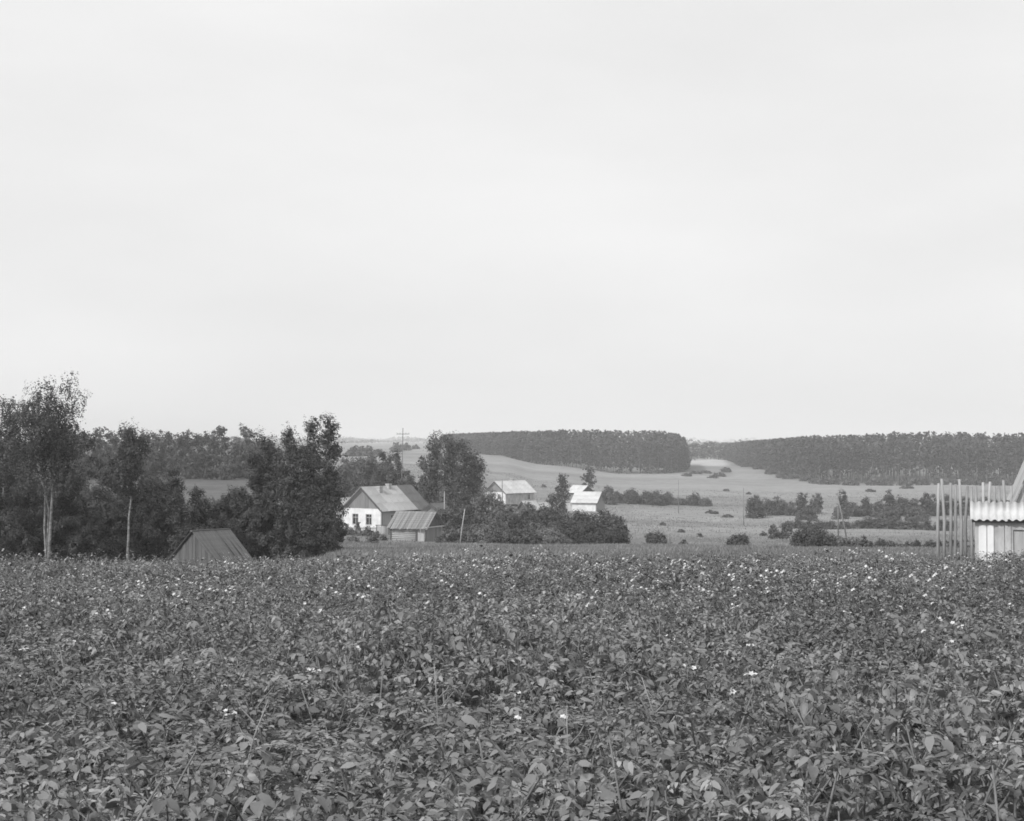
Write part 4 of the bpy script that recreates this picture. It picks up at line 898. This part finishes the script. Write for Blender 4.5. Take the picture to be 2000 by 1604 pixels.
STEM_CACHE = {}
def stem_mesh(stems):
    mb = MB()
    for s in stems: mb.tube(s, [.0065, .006, .0055, .005, .0045, .003], 5, False)
    return smooth(mb.mesh('stems'))
gp = 'potato plants in the front rows'
layouts = [plant_layout(np.random.default_rng(500 + k), .50, 34) for k in range(14)]
layout_stems = []
for st, lv, tips in layouts:
    q = stem_mesh(st); q.materials.append(M['potato_stem']); layout_stems.append(q)
for i, (x, y) in enumerate(front):
    k = int(rp.integers(14)); st, lv, tips = layouts[k]; s = hmap(x, y) * rp.uniform(.88, 1.1); fl = rp.random() < (.015 if y < 7 else .13)
    t = thing('potato_plant', 'potato plant with white flower heads in the nearest rows of the field' if fl else 'leafy potato plant without flowers in the nearest rows of the field', 'potato plant', (x, y, float(G(x, y)) - .01), rp.uniform(0, 6.283), gp)
    t.scale = (1.08, 1.08, s)
    obj('stems', layout_stems[k], None, t)
    for (pos, az, el, roll, sc, v) in lv:
        o = bpy.data.objects.new('leaf', LEAFM[v]); COL.objects.link(o); o.parent = t; o.location = pos
        o.rotation_euler = Matrix(rotm(az, el, roll).tolist()).to_euler(); o.scale = (sc, sc, sc)
    if fl:
        for tip in [tips[j] for j in rp.choice(len(tips), int(rp.integers(1, 3)), replace=False)]:
            k = int(rp.integers(5)); o = obj('flower_cluster', FSTALK[k], None, t); o.location = tip + np.array([0, 0, .10])
            for c, Rm, sc in FSPOT[k]:
                f = obj('flower', FLOWERM, None, o); f.location = c; f.rotation_euler = Matrix(Rm.tolist()).to_euler(); f.scale = (sc, sc, sc)
# the remaining plants, past the first 300, as one stand
Vs, Ts, Ms, b0 = [], [], [], 0
farleaf = [(v[:5 * 7], t_[:4 * 7]) for v, t_ in LEAF[1]]
for (x, y) in rest:
    near_ = y < 20; nl = 24 if near_ else 14; r = np.random.default_rng(int((x + 50) * 977 + y * 131071) % 2**31)
    st, lv, tips = plant_layout(r, .47, nl); s = hmap(x, y) * r.uniform(.88, 1.1); z = float(G(x, y)); q0 = np.array([x, y, z]); S = np.array([1.08, 1.08, s])
    for (pos, az, el, roll, sc, v) in lv:
        v_, t_ = farleaf[v]
        if not near_: v_, t_, sc = v_[:25], t_[:20], sc * 1.3
        Vs.append((v_ * sc @ rotm(az, el, roll).T + pos) * S + q0); Ts.append(t_ + b0); Ms.append(np.zeros(len(t_), np.int32)); b0 += len(v_)
    if r.random() < (.12 if y < 15 else .25) * (1.5 if math.sin(x * .5 + y * .3) > 0 else .6):
        for tip in [tips[j] for j in r.choice(len(tips), int(r.integers(1, 3)), replace=False)]:
            v_, t_ = FLOW[int(r.integers(5))]; Vs.append((v_ + tip + np.array([0, 0, .09])) * S + q0); Ts.append(t_ + b0); Ms.append(np.ones(len(t_), np.int32)); b0 += len(v_)
me = tri_mesh('potato_stand', np.concatenate(Vs), np.concatenate(Ts)); me.materials.append(M['potato']); me.materials.append(M['petal'])
me.polygons.foreach_set('material_index', np.concatenate(Ms))
tag(obj('potato_stand', me), 'flowering potato plants filling the field behind the nearest rows', 'potato plants', None, 'stuff')
# bare weed stalks standing out of the crop
rs = random.Random(9)
for (px, Y) in [(690, 8.6), (1112, 6.3), (1305, 6.9), (1615, 6.8), (455, 6.0), (860, 7.5), (140, 9)]:
    x = px_x(px, Y); mb = MB(); h = rs.uniform(.46, .62); a = rs.uniform(-.14, .14)
    mb.tube([(0, 0, -.03), (a * .3, .01, h * .4), (a * .8, -.01, h * .75), (a * 1.3, 0, h)], [.004, .0036, .003, .002], 5)
    for k in range(3):
        z = h * (.55 + .15 * k); d = rs.choice((-1, 1)); mb.tube([(a * .8, 0, z), (a * .8 + d * .05, .01, z + .05), (a * .8 + d * .07, .01, z + .09)], [.003, .0025, .0015], 4, False)
    tag(obj('weed_stalk', smooth(mb.mesh('weed_stalk')), 'stalk', None, (x, Y, float(G(x, Y)))), 'thin bare weed stalk standing out of the potato plants', 'weed', 'bare weed stalks in the crop')

# ------------------------------------------------------------------ haze
m, t = new_mat('haze_air')
v = N(t, 'ShaderNodeVolumePrincipled'); v.inputs['Color'].default_value = grey(.97); v.inputs['Density'].default_value = HAZE; v.inputs['Anisotropy'].default_value = 0.0
o_ = N(t, 'ShaderNodeOutputMaterial'); t.links.new(v.outputs[0], o_.inputs['Volume'])
mb = MB(); mb.box(-6200, 6200, -120, 6000, float(GZ.min()) - 1.5, 40)
tag(obj('haze', mb, m), 'thin pale summer haze filling the air over the valley', 'haze', None, 'stuff')
